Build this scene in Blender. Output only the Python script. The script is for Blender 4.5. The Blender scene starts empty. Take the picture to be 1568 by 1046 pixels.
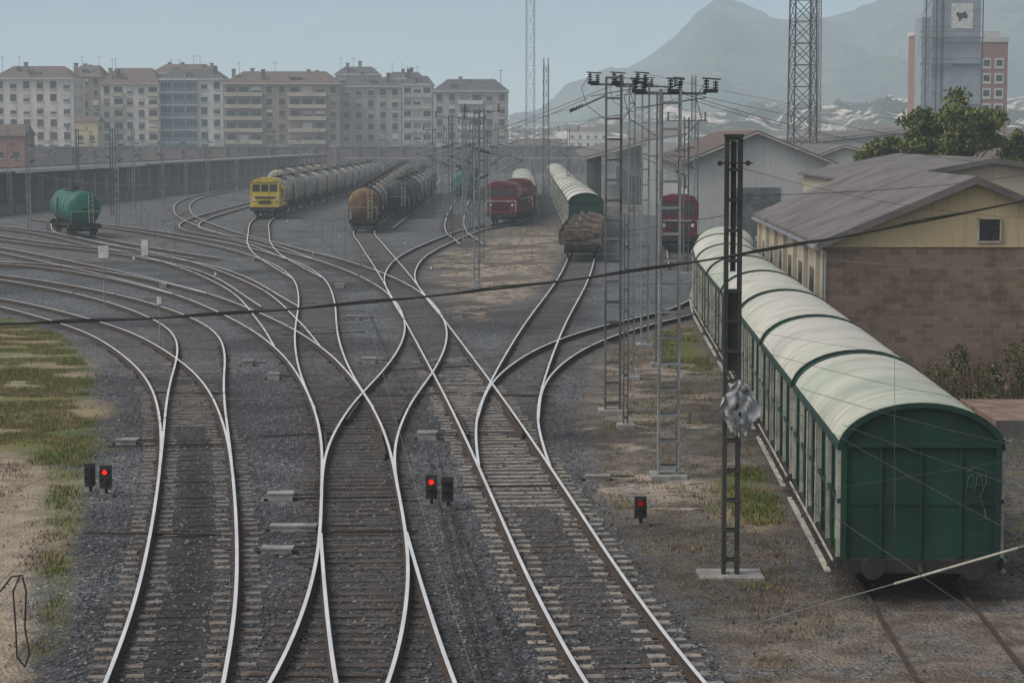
import bpy, math, random
import numpy as np
from mathutils import Vector, Matrix, noise, kdtree
random.seed(7); RNG=np.random.default_rng(7)
S=bpy.context.scene
H=8.2; F=3500.0; CX=784.0; CY=522.5; PIT=math.atan(314.5/F)
cp,sp=math.cos(PIT),math.sin(PIT)
# ---------------------------------------------------------------- survey helpers (true ground positions)
def ray(u,v):
    a=(u-CX)/F; b=-(v-CY)/F
    return (a, cp+b*sp, -sp+b*cp)
def G(u,v,h=0.0):
    r=ray(u,v); t=(h-H)/r[2]
    return (r[0]*t, r[1]*t)
def P(u,v,Y):
    r=ray(u,v); t=Y/r[1]
    return (r[0]*t, Y, H+r[2]*t)
# ---------------------------------------------------------------- camera
cam=bpy.data.cameras.new("camera"); co=bpy.data.objects.new("camera",cam); S.collection.objects.link(co)
co.location=(0,0,H); co.rotation_euler=(math.pi/2-PIT,0,0)
cam.sensor_width=36; cam.lens=36*F/1568.0; cam.clip_start=0.5; cam.clip_end=40000
S.camera=co
# ---------------------------------------------------------------- world + sun
W=bpy.data.worlds.new("World"); S.world=W; W.use_nodes=True
nt=W.node_tree; nt.nodes.clear()
sky=nt.nodes.new('ShaderNodeTexSky'); sky.sky_type='NISHITA'; sky.sun_disc=False
SE=math.radians(50); SR=math.radians(-112)
sky.sun_elevation=SE; sky.sun_rotation=SR; sky.dust_density=4.0; sky.air_density=1.0; sky.ozone_density=1.0
hs=nt.nodes.new('ShaderNodeHueSaturation'); hs.inputs['Saturation'].default_value=0.36
bg=nt.nodes.new('ShaderNodeBackground'); bg.inputs['Strength'].default_value=0.15
wo=nt.nodes.new('ShaderNodeOutputWorld')
nt.links.new(sky.outputs[0],hs.inputs['Color']); nt.links.new(hs.outputs[0],bg.inputs[0]); nt.links.new(bg.outputs[0],wo.inputs[0])
sl=bpy.data.lights.new("sun",'SUN'); sl.energy=1.2; sl.angle=math.radians(25); sl.color=(1,0.95,0.88)
so=bpy.data.objects.new("sun",sl); S.collection.objects.link(so)
dirv=Vector((math.sin(SR)*math.cos(SE), math.cos(SR)*math.cos(SE), math.sin(SE)))
so.rotation_euler=dirv.to_track_quat('Z','Y').to_euler(); so.location=(-60,-30,80)
S.view_settings.view_transform='Standard'; S.view_settings.look='None'; S.view_settings.exposure=0
# ---------------------------------------------------------------- aerial haze painted in: pale emission mixed into materials by distance from origin
HZ=bpy.data.node_groups.new('painted_haze','ShaderNodeTree')
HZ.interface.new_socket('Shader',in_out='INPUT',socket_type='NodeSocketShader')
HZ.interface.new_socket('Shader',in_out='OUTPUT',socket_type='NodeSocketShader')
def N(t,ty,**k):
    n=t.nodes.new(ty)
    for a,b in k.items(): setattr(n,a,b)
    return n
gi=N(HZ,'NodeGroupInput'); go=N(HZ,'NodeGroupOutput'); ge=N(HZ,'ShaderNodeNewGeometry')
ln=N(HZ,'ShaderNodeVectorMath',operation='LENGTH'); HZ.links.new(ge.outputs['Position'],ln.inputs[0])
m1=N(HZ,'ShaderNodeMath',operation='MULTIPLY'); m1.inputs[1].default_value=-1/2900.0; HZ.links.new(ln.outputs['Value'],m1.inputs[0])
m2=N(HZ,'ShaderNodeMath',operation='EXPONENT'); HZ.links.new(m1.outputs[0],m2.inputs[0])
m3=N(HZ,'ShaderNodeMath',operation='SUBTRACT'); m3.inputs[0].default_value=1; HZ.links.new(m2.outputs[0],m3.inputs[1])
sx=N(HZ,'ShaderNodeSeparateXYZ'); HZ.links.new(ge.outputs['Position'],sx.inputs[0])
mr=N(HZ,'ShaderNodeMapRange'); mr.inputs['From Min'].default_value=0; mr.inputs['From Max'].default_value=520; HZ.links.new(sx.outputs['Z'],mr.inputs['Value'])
mc=N(HZ,'ShaderNodeMix',data_type='RGBA'); mc.inputs['A'].default_value=(0.54,0.62,0.665,1); mc.inputs['B'].default_value=(0.41,0.525,0.595,1)  # painted haze colour: paler low down, bluer with height
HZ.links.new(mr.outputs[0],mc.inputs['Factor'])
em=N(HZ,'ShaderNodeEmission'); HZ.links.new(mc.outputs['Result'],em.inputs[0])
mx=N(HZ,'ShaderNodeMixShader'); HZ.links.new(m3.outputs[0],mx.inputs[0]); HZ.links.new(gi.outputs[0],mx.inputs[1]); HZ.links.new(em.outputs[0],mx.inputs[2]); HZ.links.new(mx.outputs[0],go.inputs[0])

def newmat(name):
    m=bpy.data.materials.new(name); m.use_nodes=True; t=m.node_tree; t.nodes.clear()
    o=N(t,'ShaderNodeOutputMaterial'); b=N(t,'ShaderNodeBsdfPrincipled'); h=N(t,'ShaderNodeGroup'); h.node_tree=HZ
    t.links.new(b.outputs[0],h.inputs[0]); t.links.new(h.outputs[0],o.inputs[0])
    try: m.cycles.emission_sampling='NONE'
    except Exception: pass
    return m,t,b
def mixc(t,a,b,f,mode='MIX'):
    n=N(t,'ShaderNodeMix',data_type='RGBA',blend_type=mode)
    for s,v in (('A',a),('B',b)):
        if isinstance(v,(tuple,list)): n.inputs[s].default_value=(*v[:3],1)
        else: t.links.new(v,n.inputs[s])
    if isinstance(f,(int,float)): n.inputs['Factor'].default_value=f
    else: t.links.new(f,n.inputs['Factor'])
    return n.outputs['Result']
def ramp(t,src,p0,p1):
    n=N(t,'ShaderNodeMapRange'); n.inputs['From Min'].default_value=p0; n.inputs['From Max'].default_value=p1
    n.interpolation_type='SMOOTHSTEP'; t.links.new(src,n.inputs['Value']); return n.outputs[0]
def ntex(t,pos,scale,detail=5,rough=.6,stretch=None):
    n=N(t,'ShaderNodeTexNoise'); n.inputs['Scale'].default_value=scale; n.inputs['Detail'].default_value=detail; n.inputs['Roughness'].default_value=rough
    if stretch:
        mp=N(t,'ShaderNodeVectorMath',operation='MULTIPLY'); mp.inputs[1].default_value=stretch; t.links.new(pos,mp.inputs[0]); pos=mp.outputs[0]
    t.links.new(pos,n.inputs['Vector']); return n.outputs[0]
def bump(t,b,h,dist,strength=1):
    n=N(t,'ShaderNodeBump'); n.inputs['Distance'].default_value=dist; n.inputs['Strength'].default_value=strength
    t.links.new(h,n.inputs['Height']); t.links.new(n.outputs[0],b.inputs['Normal'])
def mat(name,c1,c2=None,scale=1.5,rough=.8,metal=0,dirt=0.4,dirtc=(0.03,0.026,0.022),streak=0,bmp=0.0,bs=30,lo=.35,hi=.65,spec=.3):
    m,t,b=newmat(name); ge=N(t,'ShaderNodeNewGeometry').outputs['Position']
    c2=c2 or tuple(x*.7 for x in c1)
    c=mixc(t,c1,c2,ramp(t,ntex(t,ge,scale),lo,hi))
    if dirt>0:
        d=N(t,'ShaderNodeMath',operation='MULTIPLY'); d.inputs[1].default_value=dirt
        t.links.new(ramp(t,ntex(t,ge,scale*2.7,8,.7),.45,.75),d.inputs[0]); c=mixc(t,c,dirtc,d.outputs[0])
    if streak>0:
        d=N(t,'ShaderNodeMath',operation='MULTIPLY'); d.inputs[1].default_value=streak
        t.links.new(ramp(t,ntex(t,ge,1,4,.6,(5,5,.35)),.48,.7),d.inputs[0]); c=mixc(t,c,dirtc,d.outputs[0])
    t.links.new(c,b.inputs['Base Color']); b.inputs['Roughness'].default_value=rough; b.inputs['Metallic'].default_value=metal
    b.inputs['Specular IOR Level'].default_value=spec
    if bmp>0: bump(t,b,ntex(t,ge,bs,4),bmp)
    return m
M={}
M['steel']=mat('polished_rail_steel',(.88,.87,.86),(.74,.73,.72),.6,.30,.5,.06,spec=.8)
M['rust']=mat('rail_rust',(.06,.038,.026),(.035,.025,.02),6,.9,0,.3)
M['sl_wood']=mat('old_sleeper_wood',(.095,.075,.062),(.042,.035,.03),3,.95,0,.5,bmp=.01,bs=40)
M['sl_conc']=mat('weathered_sleeper',(.30,.265,.225),(.15,.13,.112),2.2,.95,0,.5,bmp=.005,bs=40)
M['sl_mid']=mat('brown_sleeper',(.21,.18,.155),(.10,.085,.074),2.2,.95,0,.5,bmp=.005,bs=40)
M['sl_far']=mat('grey_brown_sleeper',(.10,.092,.085),(.06,.055,.05),2.2,.95,0,.4)
M['sl_oil']=mat('oil_soaked_sleeper',(.03,.028,.026),(.015,.014,.014),2.2,.8,0,.3)
M['conc']=mat('concrete',(.30,.29,.275),(.17,.165,.155),1.5,.9,0,.45,bmp=.004)
M['conc_d']=mat('dark_concrete',(.16,.15,.14),(.09,.085,.08),.6,.9,0,.4)
M['black']=mat('black_metal',(.018,.018,.018),(.03,.028,.026),3,.6,0,.2)
M['under']=mat('grimy_underframe',(.022,.020,.018),(.038,.032,.028),3,.9,0,.3)
M['mast']=mat('galvanised_mast',(.13,.14,.145),(.07,.07,.07),1.2,.7,.2,.35)
M['mast_l']=mat('galvanised_mast_light',(.25,.27,.28),(.15,.155,.155),1.2,.6,.2,.3)
M['mast_d']=mat('dark_mast',(.030,.033,.030),(.05,.05,.046),2,.8,.1,.3)
M['wire']=mat('wire',(.06,.06,.06),(.04,.04,.04),3,.7,0,0)
M['wire_l']=mat('wire_light',(.20,.20,.20),(.12,.12,.12),3,.6,.2,0)
M['green']=mat('van_green_paint',(.009,.046,.030),(.006,.030,.022),1.1,.65,0,.35,streak=.4,bmp=.002,bs=8)
M['green_t']=mat('tank_green_paint',(.012,.12,.08),(.008,.08,.058),1.1,.5,0,.3,streak=.35)
M['green_dk']=mat('tank_dark_green',(.035,.055,.05),(.02,.03,.028),1.1,.6,0,.4,streak=.4)
M['panel']=mat('van_side_panel',(.22,.25,.22),(.09,.13,.105),1.4,.7,0,.5,streak=.5)
M['trimw']=mat('van_pale_trim',(.42,.40,.34),(.25,.24,.2),2,.7,0,.4)
M['cream']=mat('tank_cream',(.40,.36,.28),(.22,.18,.13),.8,.6,0,.5,streak=.6,dirtc=(.07,.055,.04))
M['greyt']=mat('tank_grey',(.32,.32,.30),(.18,.175,.16),.8,.6,0,.4,streak=.5)
M['brownt']=mat('tank_brown',(.17,.105,.045),(.10,.06,.03),1,.7,0,.5,streak=.5)
M['yellow']=mat('loco_yellow',(.56,.42,.03),(.42,.31,.03),1,.6,0,.4,streak=.4)
M['red']=mat('loco_red',(.14,.018,.024),(.085,.014,.018),1,.6,0,.45,streak=.5)
M['whitep']=mat('white_paint',(.55,.55,.53),(.38,.38,.36),2,.6,0,.3)
M['glass']=mat('window_glass',(.03,.035,.04),(.05,.055,.06),.2,.15,0,0,spec=.5)
M['glassd']=mat('dark_window',(.022,.024,.028),(.045,.05,.055),.15,.5,0,0,spec=.3)
M['scrap']=mat('scrap_load',(.06,.045,.04),(.12,.09,.075),3,.9,0,.4)
M['soilsand']=mat('sandy_stone',(.30,.26,.215),(.15,.13,.105),3,.95,0,.5,bmp=.02,bs=6)
M['ramp']=mat('reddish_ramp',(.26,.17,.125),(.16,.11,.085),1.2,.95,0,.4)
m=bpy.data.materials.new('red_signal_lamp'); m.use_nodes=True; b=m.node_tree.nodes['Principled BSDF']; b.inputs['Base Color'].default_value=(.5,.01,.01,1); b.inputs['Emission Color'].default_value=(1,.03,.02,1); b.inputs['Emission Strength'].default_value=.9; M['redlamp']=m
m=bpy.data.materials.new('dim_red_signal_lamp'); m.use_nodes=True; b=m.node_tree.nodes['Principled BSDF']; b.inputs['Base Color'].default_value=(.4,.01,.01,1); b.inputs['Emission Color'].default_value=(1,.03,.02,1); b.inputs['Emission Strength'].default_value=.12; M['dimlamp']=m
# van roof
m,t,b=newmat('van_roof_sheet'); ge=N(t,'ShaderNodeNewGeometry').outputs['Position']; oi=N(t,'ShaderNodeObjectInfo').outputs['Random']
c=mixc(t,(.54,.50,.455),(.34,.38,.30),ramp(t,oi,.2,.9)); c=mixc(t,c,(.43,.43,.36),ramp(t,ntex(t,ge,.35,3),.42,.6))
c=mixc(t,c,(.24,.21,.17),ramp(t,ntex(t,ge,1.3,8,.7),.47,.82))
d=N(t,'ShaderNodeMath',operation='MULTIPLY'); d.inputs[1].default_value=.6; t.links.new(ramp(t,ntex(t,ge,1,5,.6,(.5,5,.5)),.48,.7),d.inputs[0]); c=mixc(t,c,(.20,.19,.145),d.outputs[0])
t.links.new(c,b.inputs['Base Color']); b.inputs['Roughness'].default_value=.6; bump(t,b,ntex(t,ge,2.2,5),.035); M['vroof']=m
def brickmat(name,c1,c2,mortar,bw,rh,dk=.5,lo=.55,hi=.85):
    m,t,b=newmat(name); ge=N(t,'ShaderNodeNewGeometry').outputs['Position']; s=N(t,'ShaderNodeSeparateXYZ'); t.links.new(ge,s.inputs[0])
    cb=N(t,'ShaderNodeCombineXYZ'); ad=N(t,'ShaderNodeMath',operation='ADD'); t.links.new(s.outputs['X'],ad.inputs[0]); t.links.new(s.outputs['Y'],ad.inputs[1])
    t.links.new(ad.outputs[0],cb.inputs[0]); t.links.new(s.outputs['Z'],cb.inputs[1])
    br=N(t,'ShaderNodeTexBrick'); t.links.new(cb.outputs[0],br.inputs['Vector']); br.inputs['Scale'].default_value=1; br.inputs['Brick Width'].default_value=bw; br.inputs['Row Height'].default_value=rh; br.inputs['Mortar Size'].default_value=.022; br.inputs['Bias'].default_value=0
    br.inputs['Color1'].default_value=(*c1,1); br.inputs['Color2'].default_value=(*c2,1); br.inputs['Mortar'].default_value=(*mortar,1)
    c=mixc(t,br.outputs[0],tuple(x*dk for x in c2),ramp(t,ntex(t,ge,.5,7,.7),lo,hi))
    c=mixc(t,c,tuple(x*1.15 for x in c1),ramp(t,ntex(t,ge,.9,7,.7),.56,.75))
    t.links.new(c,b.inputs['Base Color']); b.inputs['Roughness'].default_value=.95
    mm=N(t,'ShaderNodeMath',operation='SUBTRACT'); t.links.new(ntex(t,ge,8),mm.inputs[0]); t.links.new(br.outputs['Fac'],mm.inputs[1]); bump(t,b,mm.outputs[0],.02)
    return m
M['block']=brickmat('stone_block_wall',(.205,.145,.10),(.125,.09,.065),(.19,.155,.12),.46,.23,.45,.48,.75)
M['brick']=brickmat('red_brick',(.24,.115,.09),(.19,.09,.072),(.26,.2,.17),.6,.3)
def roofmat(name,c1,c2,freq=9):
    m,t,b=newmat(name); ge=N(t,'ShaderNodeNewGeometry').outputs['Position']
    c=mixc(t,c1,c2,ramp(t,ntex(t,ge,.45,7,.65),.4,.65)); c=mixc(t,c,tuple(x*.4 for x in c1),ramp(t,ntex(t,ge,2.0,8,.75),.55,.8))
    wv=N(t,'ShaderNodeTexWave'); wv.bands_direction='Y'; wv.inputs['Scale'].default_value=freq*.16; t.links.new(ge,wv.inputs['Vector'])
    t.links.new(c,b.inputs['Base Color']); b.inputs['Roughness'].default_value=.85
    bump(t,b,wv.outputs['Fac'],.05); return m
M['roof_g']=roofmat('fibre_cement_roof',(.145,.13,.125),(.08,.073,.07))
M['roof_b']=roofmat('brown_tile_roof',(.115,.078,.062),(.078,.056,.047))
M['roof_d']=roofmat('dark_tile_roof',(.05,.05,.055),(.075,.065,.06))
for n,c in {'f_white':(.50,.45,.41),'f_beige':(.36,.315,.25),'f_brown':(.235,.185,.15),'f_grey':(.31,.28,.265),'f_blue':(.09,.135,.175),'f_pale':(.46,.445,.425),'f_yellow':(.42,.345,.21),'f_cream':(.40,.35,.27),'f_tower':(.24,.28,.315),'shed_w':(.42,.42,.41)}.items():
    M[n]=mat(n+'_render',c,tuple(x*.82 for x in c),.15,.9,0,.25,dirtc=tuple(x*.45 for x in c),streak=.3)
def leafmat(name,c1,c2):
    m,t,b=newmat(name); ge=N(t,'ShaderNodeNewGeometry').outputs['Position']
    c=mixc(t,c1,c2,ramp(t,ntex(t,ge,1.3,4),.38,.62)); t.links.new(c,b.inputs['Base Color']); b.inputs['Roughness'].default_value=.7; b.inputs['Specular IOR Level'].default_value=.15; return m
M['leaf']=leafmat('tree_leaves',(.08,.11,.025),(.15,.155,.045))
M['leaf2']=leafmat('bush_leaves',(.035,.055,.02),(.08,.09,.035))
M['grassm']=leafmat('grass_blades',(.085,.115,.025),(.18,.16,.055))
M['dry']=leafmat('dry_weeds',(.19,.135,.08),(.12,.09,.055))
M['bark']=mat('bark',(.07,.055,.04),(.04,.03,.025),4,.95,0,.3,bmp=.02)
# ---------------------------------------------------------------- mesh builder
class MB:
    def __init__(s): s.p={}; s.M=Matrix.Identity(4)
    def add(s,part,mt,vs,fs,smooth=False):
        d=s.p.setdefault(part,{'v':[],'f':[],'m':[],'mats':[],'s':[]}); o=len(d['v'])
        if mt not in d['mats']: d['mats'].append(mt)
        k=d['mats'].index(mt); d['v']+= [tuple(s.M@Vector(v)) for v in vs]
        for f in fs: d['f'].append(tuple(i+o for i in f)); d['m'].append(k); d['s'].append(smooth)
    def box(s,part,mt,x0,x1,y0,y1,z0,z1):
        v=[(x0,y0,z0),(x1,y0,z0),(x1,y1,z0),(x0,y1,z0),(x0,y0,z1),(x1,y0,z1),(x1,y1,z1),(x0,y1,z1)]
        s.add(part,mt,v,[(0,3,2,1),(4,5,6,7),(0,1,5,4),(1,2,6,5),(2,3,7,6),(3,0,4,7)])
    def cbox(s,part,mt,c,sz): s.box(part,mt,c[0]-sz[0]/2,c[0]+sz[0]/2,c[1]-sz[1]/2,c[1]+sz[1]/2,c[2]-sz[2]/2,c[2]+sz[2]/2)
    def beam(s,part,mt,p0,p1,r,n=4,r1=None,smooth=False,cap=True):
        p0=Vector(p0); p1=Vector(p1); d=(p1-p0)
        if d.length<1e-6: return
        d.normalize(); a=d.cross(Vector((0,0,1)));
        if a.length<.05: a=d.cross(Vector((0,1,0)))
        a.normalize(); b=d.cross(a); r1=r if r1 is None else r1; vs=[]
        for p,rr in ((p0,r),(p1,r1)):
            for i in range(n):
                an=2*math.pi*(i+.5)/n; vs.append(tuple(p+a*math.cos(an)*rr+b*math.sin(an)*rr))
        fs=[(i,(i+1)%n,n+(i+1)%n,n+i) for i in range(n)]
        if cap: fs+= [tuple(range(n))[::-1],tuple(range(n,2*n))]
        s.add(part,mt,vs,fs,smooth)
    def tube(s,part,mt,pts,r,n=5):
        for a,b in zip(pts[:-1],pts[1:]): s.beam(part,mt,a,b,r,n,smooth=True,cap=False)
    def prism(s,part,mt,prof,y0,y1):
        n=len(prof); v=[(x,y0,z) for x,z in prof]+[(x,y1,z) for x,z in prof]
        s.add(part,mt,v,[(i,(i+1)%n,n+(i+1)%n,n+i) for i in range(n)]+[tuple(range(n))[::-1],tuple(range(n,2*n))])
    def model(s):
        out=[]
        for k,d in s.p.items():
            me=bpy.data.meshes.new(k); me.from_pydata(d['v'],[],d['f'])
            for mm in d['mats']: me.materials.append(M[mm])
            me.polygons.foreach_set('material_index',d['m']); me.polygons.foreach_set('use_smooth',d['s']); me.update(); out.append((k,me))
        return out
def place(name,model,loc=(0,0,0),rz=0,sc=(1,1,1)):
    e=bpy.data.objects.new(name,None); e.empty_display_size=.5; S.collection.objects.link(e)
    e.location=loc; e.rotation_euler=(0,0,rz); e.scale=sc
    for k,me in model:
        o=bpy.data.objects.new(k,me); S.collection.objects.link(o); o.parent=e
    return e
def single(name,mb):
    q=MB(); d={'v':[],'f':[],'m':[],'mats':[],'s':[]}
    for k,p in mb.p.items():
        o=len(d['v']); d['v']+=p['v']
        for mm in p['mats']:
            if mm not in d['mats']: d['mats'].append(mm)
        for f,mi,ss in zip(p['f'],p['m'],p['s']):
            d['f'].append(tuple(i+o for i in f)); d['m'].append(d['mats'].index(p['mats'][mi])); d['s'].append(ss)
    q.p={name:d}; me=q.model()[0][1]; o=bpy.data.objects.new(name,me); S.collection.objects.link(o); return o
# ---------------------------------------------------------------- railway tracks
def catmull(pts,step=.5):
    p=[Vector(a) for a in pts]; p=[p[0]*2-p[1]]+p+[p[-1]*2-p[-2]]; out=[]
    for i in range(1,len(p)-2):
        n=max(2,int((p[i+1]-p[i]).length/.25))
        for k in range(n):
            t=k/n; a,b,c,d=p[i-1],p[i],p[i+1],p[i+2]
            out.append(.5*((2*b)+(-a+c)*t+(2*a-5*b+4*c-d)*t*t+(-a+3*b-3*c+d)*t**3))
    out.append(p[-2]); A=np.array([tuple(v) for v in out])
    s=np.r_[0,np.cumsum(np.linalg.norm(np.diff(A,axis=0),axis=1))]; q=np.arange(0,s[-1],step)
    A=np.c_[np.interp(q,s,A[:,0]),np.interp(q,s,A[:,1])]
    for _ in range(60):
        A[1:-1]=A[1:-1]*.5+.25*(A[:-2]+A[2:])
    return A
def px(l): return [G(u,v,.18) for u,v in l]
TR={}
TR['T1']=(px([(225,1130),(252,1045),(283,930),(297,810),(300,700),(292,640),(273,590),(235,550),(170,510),(90,484),(0,462),(-120,442)]),'sl_mid')
TR['T2']=(px([(300,710),(300,660),(299,620),(302,580),(308,545),(302,515),(270,490),(195,462),(100,440),(0,424),(-100,414)]),'sl_mid')
TR['C']=(px([(1055,1130),(985,1045),(885,890),(835,800),(788,715),(745,640),(705,575),(650,490),(600,415),(570,375)])+[(-12.6,195),(-14,240),(-16.5,330),(-20,480)],'sl_conc')
TR['B1']=(px([(460,1130),(509,1045),(543,940),(556,865),(556,810),(551,750),(547,700),(538,655),(520,612),(492,568),(455,530),(395,492),(300,452),(180,420),(0,382),(-100,366)]),'sl_wood')
TR['B2']=(px([(632,1130),(603,1045),(580,940),(565,865),(556,810)]),'sl_wood')
TR['B4']=(px([(551,750),(548,715),(551,690),(563,655),(588,612),(625,568),(648,528),(651,495),(632,460),(590,430),(520,402),(430,378),(330,350),(280,325),(300,302),(400,282)]),'sl_wood')
TR['Ff']=(px([(527,625),(508,590),(493,555),(484,510),(484,455),(468,422),(420,396),(330,372),(200,350),(60,335)]),'sl_far')
TR['D']=(px([(788,715),(779,675),(777,630),(800,565),(835,495),(870,440),(885,410)])+[(5.2,165),(5.95,184),(6.4,260),(7.2,383),(7.5,480)],'sl_far')
TR['E']=(px([(778,640),(788,595),(818,560),(872,527),(950,500),(1060,472)])+[(11,120),(13.5,135)],'sl_far')
TR['G']=(px([(650,490),(622,450),(612,420),(632,392),(680,368)])+[(-3,200),(.8,225),(1.5,330),(1.5,450)],'sl_far')
TR['Hh']=(px([(470,425),(440,408),(405,385),(396,360)])+[(-24.5,230),(-24,290),(-23.5,350),(-24,450)],'sl_far')
TR['J']=(px([(455,530),(425,490),(370,440),(270,400),(150,374),(60,355),(-60,342)]),'sl_far')
TR['K']=(px([(-80,400),(60,405),(190,425),(300,452)]),'sl_far')
TR['K2']=(px([(-80,352),(60,372),(200,388),(330,415),(430,470)]),'sl_far')
TR['L']=([(-11.3,200),(-11.3,230),(-11.6,300),(-14,420)],'sl_far')
TR['V']=([(6.75,28.5),(7.2,40),(8.75,80),(9.6,102),(11.0,118),(14,138),(20,165)],None)
TR['Lt']=([(-20,150),(-27,165),(-34.3,183),(-38.3,195),(-44,225),(-48,260)],'sl_far')
TR['X1']=([(-14,150),(-20,175),(-29,205),(-31,260),(-30,380)],'sl_far')
TR['X2']=([(-3,170),(-5,200),(-6,260),(-7,400)],'sl_far')
TR['R']=([(10.5,140),(11.6,158),(12.6,176)],'sl_far')
PATH={k:catmull(v[0]) for k,v in TR.items()}
kdall=[]; 
def strip(verts,faces,mi,A,prof,mids,z0):
    d=np.gradient(A,axis=0); d/=np.linalg.norm(d,axis=1)[:,None]; nrm=np.c_[-d[:,1],d[:,0]]
    o=len(verts); n=len(prof)
    for a,q in zip(A,nrm):
        for x,z in prof: verts.append((a[0]+q[0]*x,a[1]+q[1]*x,z0+z))
    for i in range(len(A)-1):
        for j in range(n-1):
            faces.append((o+i*n+j,o+(i+1)*n+j,o+(i+1)*n+j+1,o+i*n+j+1)); mi.append(mids[j])
PROF=[(-.07,0),(-.07,.012),(-.012,.03),(-.012,.11),(-.034,.12),(-.034,.15),(-.030,.155),(.030,.155),(.034,.15),(.034,.12),(.012,.11),(.012,.03),(.07,.012),(.07,0)]
PM=[1,1,1,1,1,0,0,0,1,1,1,1,1]
for ti,(k,A) in enumerate(PATH.items()):
    mb=MB(); zo=.0008*ti-(.13 if k=='V' else 0)
    d=np.gradient(A,axis=0); d/=np.linalg.norm(d,axis=1)[:,None]; nrm=np.c_[-d[:,1],d[:,0]]
    vs=[];fs=[];mi=[]
    for sgn in (-1,1):
        strip(vs,fs,mi,A+nrm*sgn*(.834+.034),PROF,PM if k!='V' else [1]*13,.035+zo)
    if k in ('B1','C','D','B4'):   # check rails beside the crossings
        sel={'B1':[(57,62)],'C':[(61,67)],'D':[(50,55)],'B4':[(64,69)]}[k]
        for y0_,y1_ in sel:
            q_=np.where((A[:,1]>y0_)&(A[:,1]<y1_))[0]
            if len(q_)>4:
                for sgn in (-1,1): strip(vs,fs,mi,A[q_]+nrm[q_]*sgn*.74,PROF,[1]*13,.02+zo)
    me=bpy.data.meshes.new('rails'); me.from_pydata(vs,[],fs); me.materials.append(M['steel']); me.materials.append(M['rust']); me.polygons.foreach_set('material_index',mi); me.update()
    kd=None
    if kdall:
        pts=np.vstack(kdall); kd=kdtree.KDTree(len(pts))
        for i,p in enumerate(pts): kd.insert((p[0],p[1],0),i)
        kd.balance()
    L=(len(A)-1)*.5; x=0
    while x<L and TR[k][1]:
        i=int(x/.5); f=x/.5-i; a=A[i]*(1-f)+A[min(i+1,len(A)-1)]*f; x+=.62
        if a[1]>240: break
        if kd and kd.find((a[0],a[1],0))[2]<1.1: continue
        dd=d[i]; ang=math.atan2(dd[1],dd[0])+random.gauss(0,.012)
        Ls=2.6; mtl=TR[k][1]
        if a[1]>85 and mtl!='sl_far': mtl='sl_far'
        mb.M=Matrix.Translation((a[0]+nrm[i][0]*random.gauss(0,.05),a[1]+nrm[i][1]*random.gauss(0,.05),0))@Matrix.Rotation(ang,4,'Z')
        zt=(.02 if a[1]<75 else .0)+random.uniform(-.014,.008)
        if k=='T1' and a[1]<64 or (k=='C' and a[1]<50):
            mb.box('sleepers',mtl,-.12,.12,-Ls/2,-.45,-.1,zt+zo); mb.box('sleepers',mtl,-.12,.12,.45,Ls/2,-.1,zt+zo); mb.box('sleepers','sl_oil' if k=='T1' else 'sl_wood',-.12,.12,-.45,.45,-.1,zt+zo-.01)
        else: mb.box('sleepers',mtl,-.12,.12,-Ls/2,Ls/2,-.1,zt+zo)
        if a[1]<90:
            for q in (-.87,.87):
                mb.box('rail_fastenings','rust',-.08,.08,q-.13,q+.13,.0,.04+zo)
    mdl=mb.model()+[('rails',me)]
    place('railway_track',mdl)
    kdall.append(A)
ALL=np.vstack(kdall)
# ---------------------------------------------------------------- ground sheet
def vnoise(x,y,sc,seed):
    r=np.random.default_rng(seed); T=r.random((256,256)); X=x/sc; Y=y/sc
    xi=np.floor(X).astype(int); yi=np.floor(Y).astype(int); fx=X-xi; fy=Y-yi; fx=fx*fx*(3-2*fx); fy=fy*fy*(3-2*fy)
    g=lambda a,b:T[a%256,b%256]
    return (g(xi,yi)*(1-fx)+g(xi+1,yi)*fx)*(1-fy)+(g(xi,yi+1)*(1-fx)+g(xi+1,yi+1)*fx)*fy
def fbm(x,y,sc,seed): return sum(vnoise(x,y,sc/2**i,seed+i)/2**(i+1) for i in range(4))/.9375
def inpoly(x,y,poly):
    r=np.zeros(x.shape,bool); n=len(poly)
    for i in range(n):
        x0,y0=poly[i]; x1,y1=poly[(i+1)%n]
        if y0==y1: continue
        c=((y0>y)!=(y1>y)); r^= c&(x<(x1-x0)*(y-y0)/(y1-y0)+x0)
    return r
def region(x,y,plist,jit=1.2,seed=1):
    s=np.zeros(x.shape); pw=[G(u,v) for u,v in plist]
    for k in range(4):
        jx=(fbm(x,y,2.5,seed+k*9)-.5)*2*jit*2; jy=(fbm(x,y,2.5,seed+50+k*9)-.5)*2*jit*4
        s+=inpoly(x+jx,y+jy,pw)
    return s/4
xs=np.r_[-9000,-4000,-1500,-600,-300,-180,-120,np.arange(-90,-32,1.5),np.arange(-32,26,.3),np.arange(26,90,1.5),120,180,300,600,1500,4000,9000]
ys=np.r_[-2000,-500,-100,0,15,np.arange(25,100,.33),np.arange(100,250,1.0),np.arange(250,500,6),560,640,800,1100,1600,2500,4000,7000,14000]
XX,YY=np.meshgrid(xs,ys); x=XX.ravel(); y=YY.ravel()
pts=ALL; kd=kdtree.KDTree(len(pts))
for i,p in enumerate(pts): kd.insert((p[0],p[1],0),i)
kd.balance()
near=(x>-75)&(x<30)&(y>20)&(y<500)
dist=np.full(x.shape,50.0)
idx=np.where(near)[0]
for i in idx: dist[i]=kd.find((x[i],y[i],0))[2]
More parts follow.
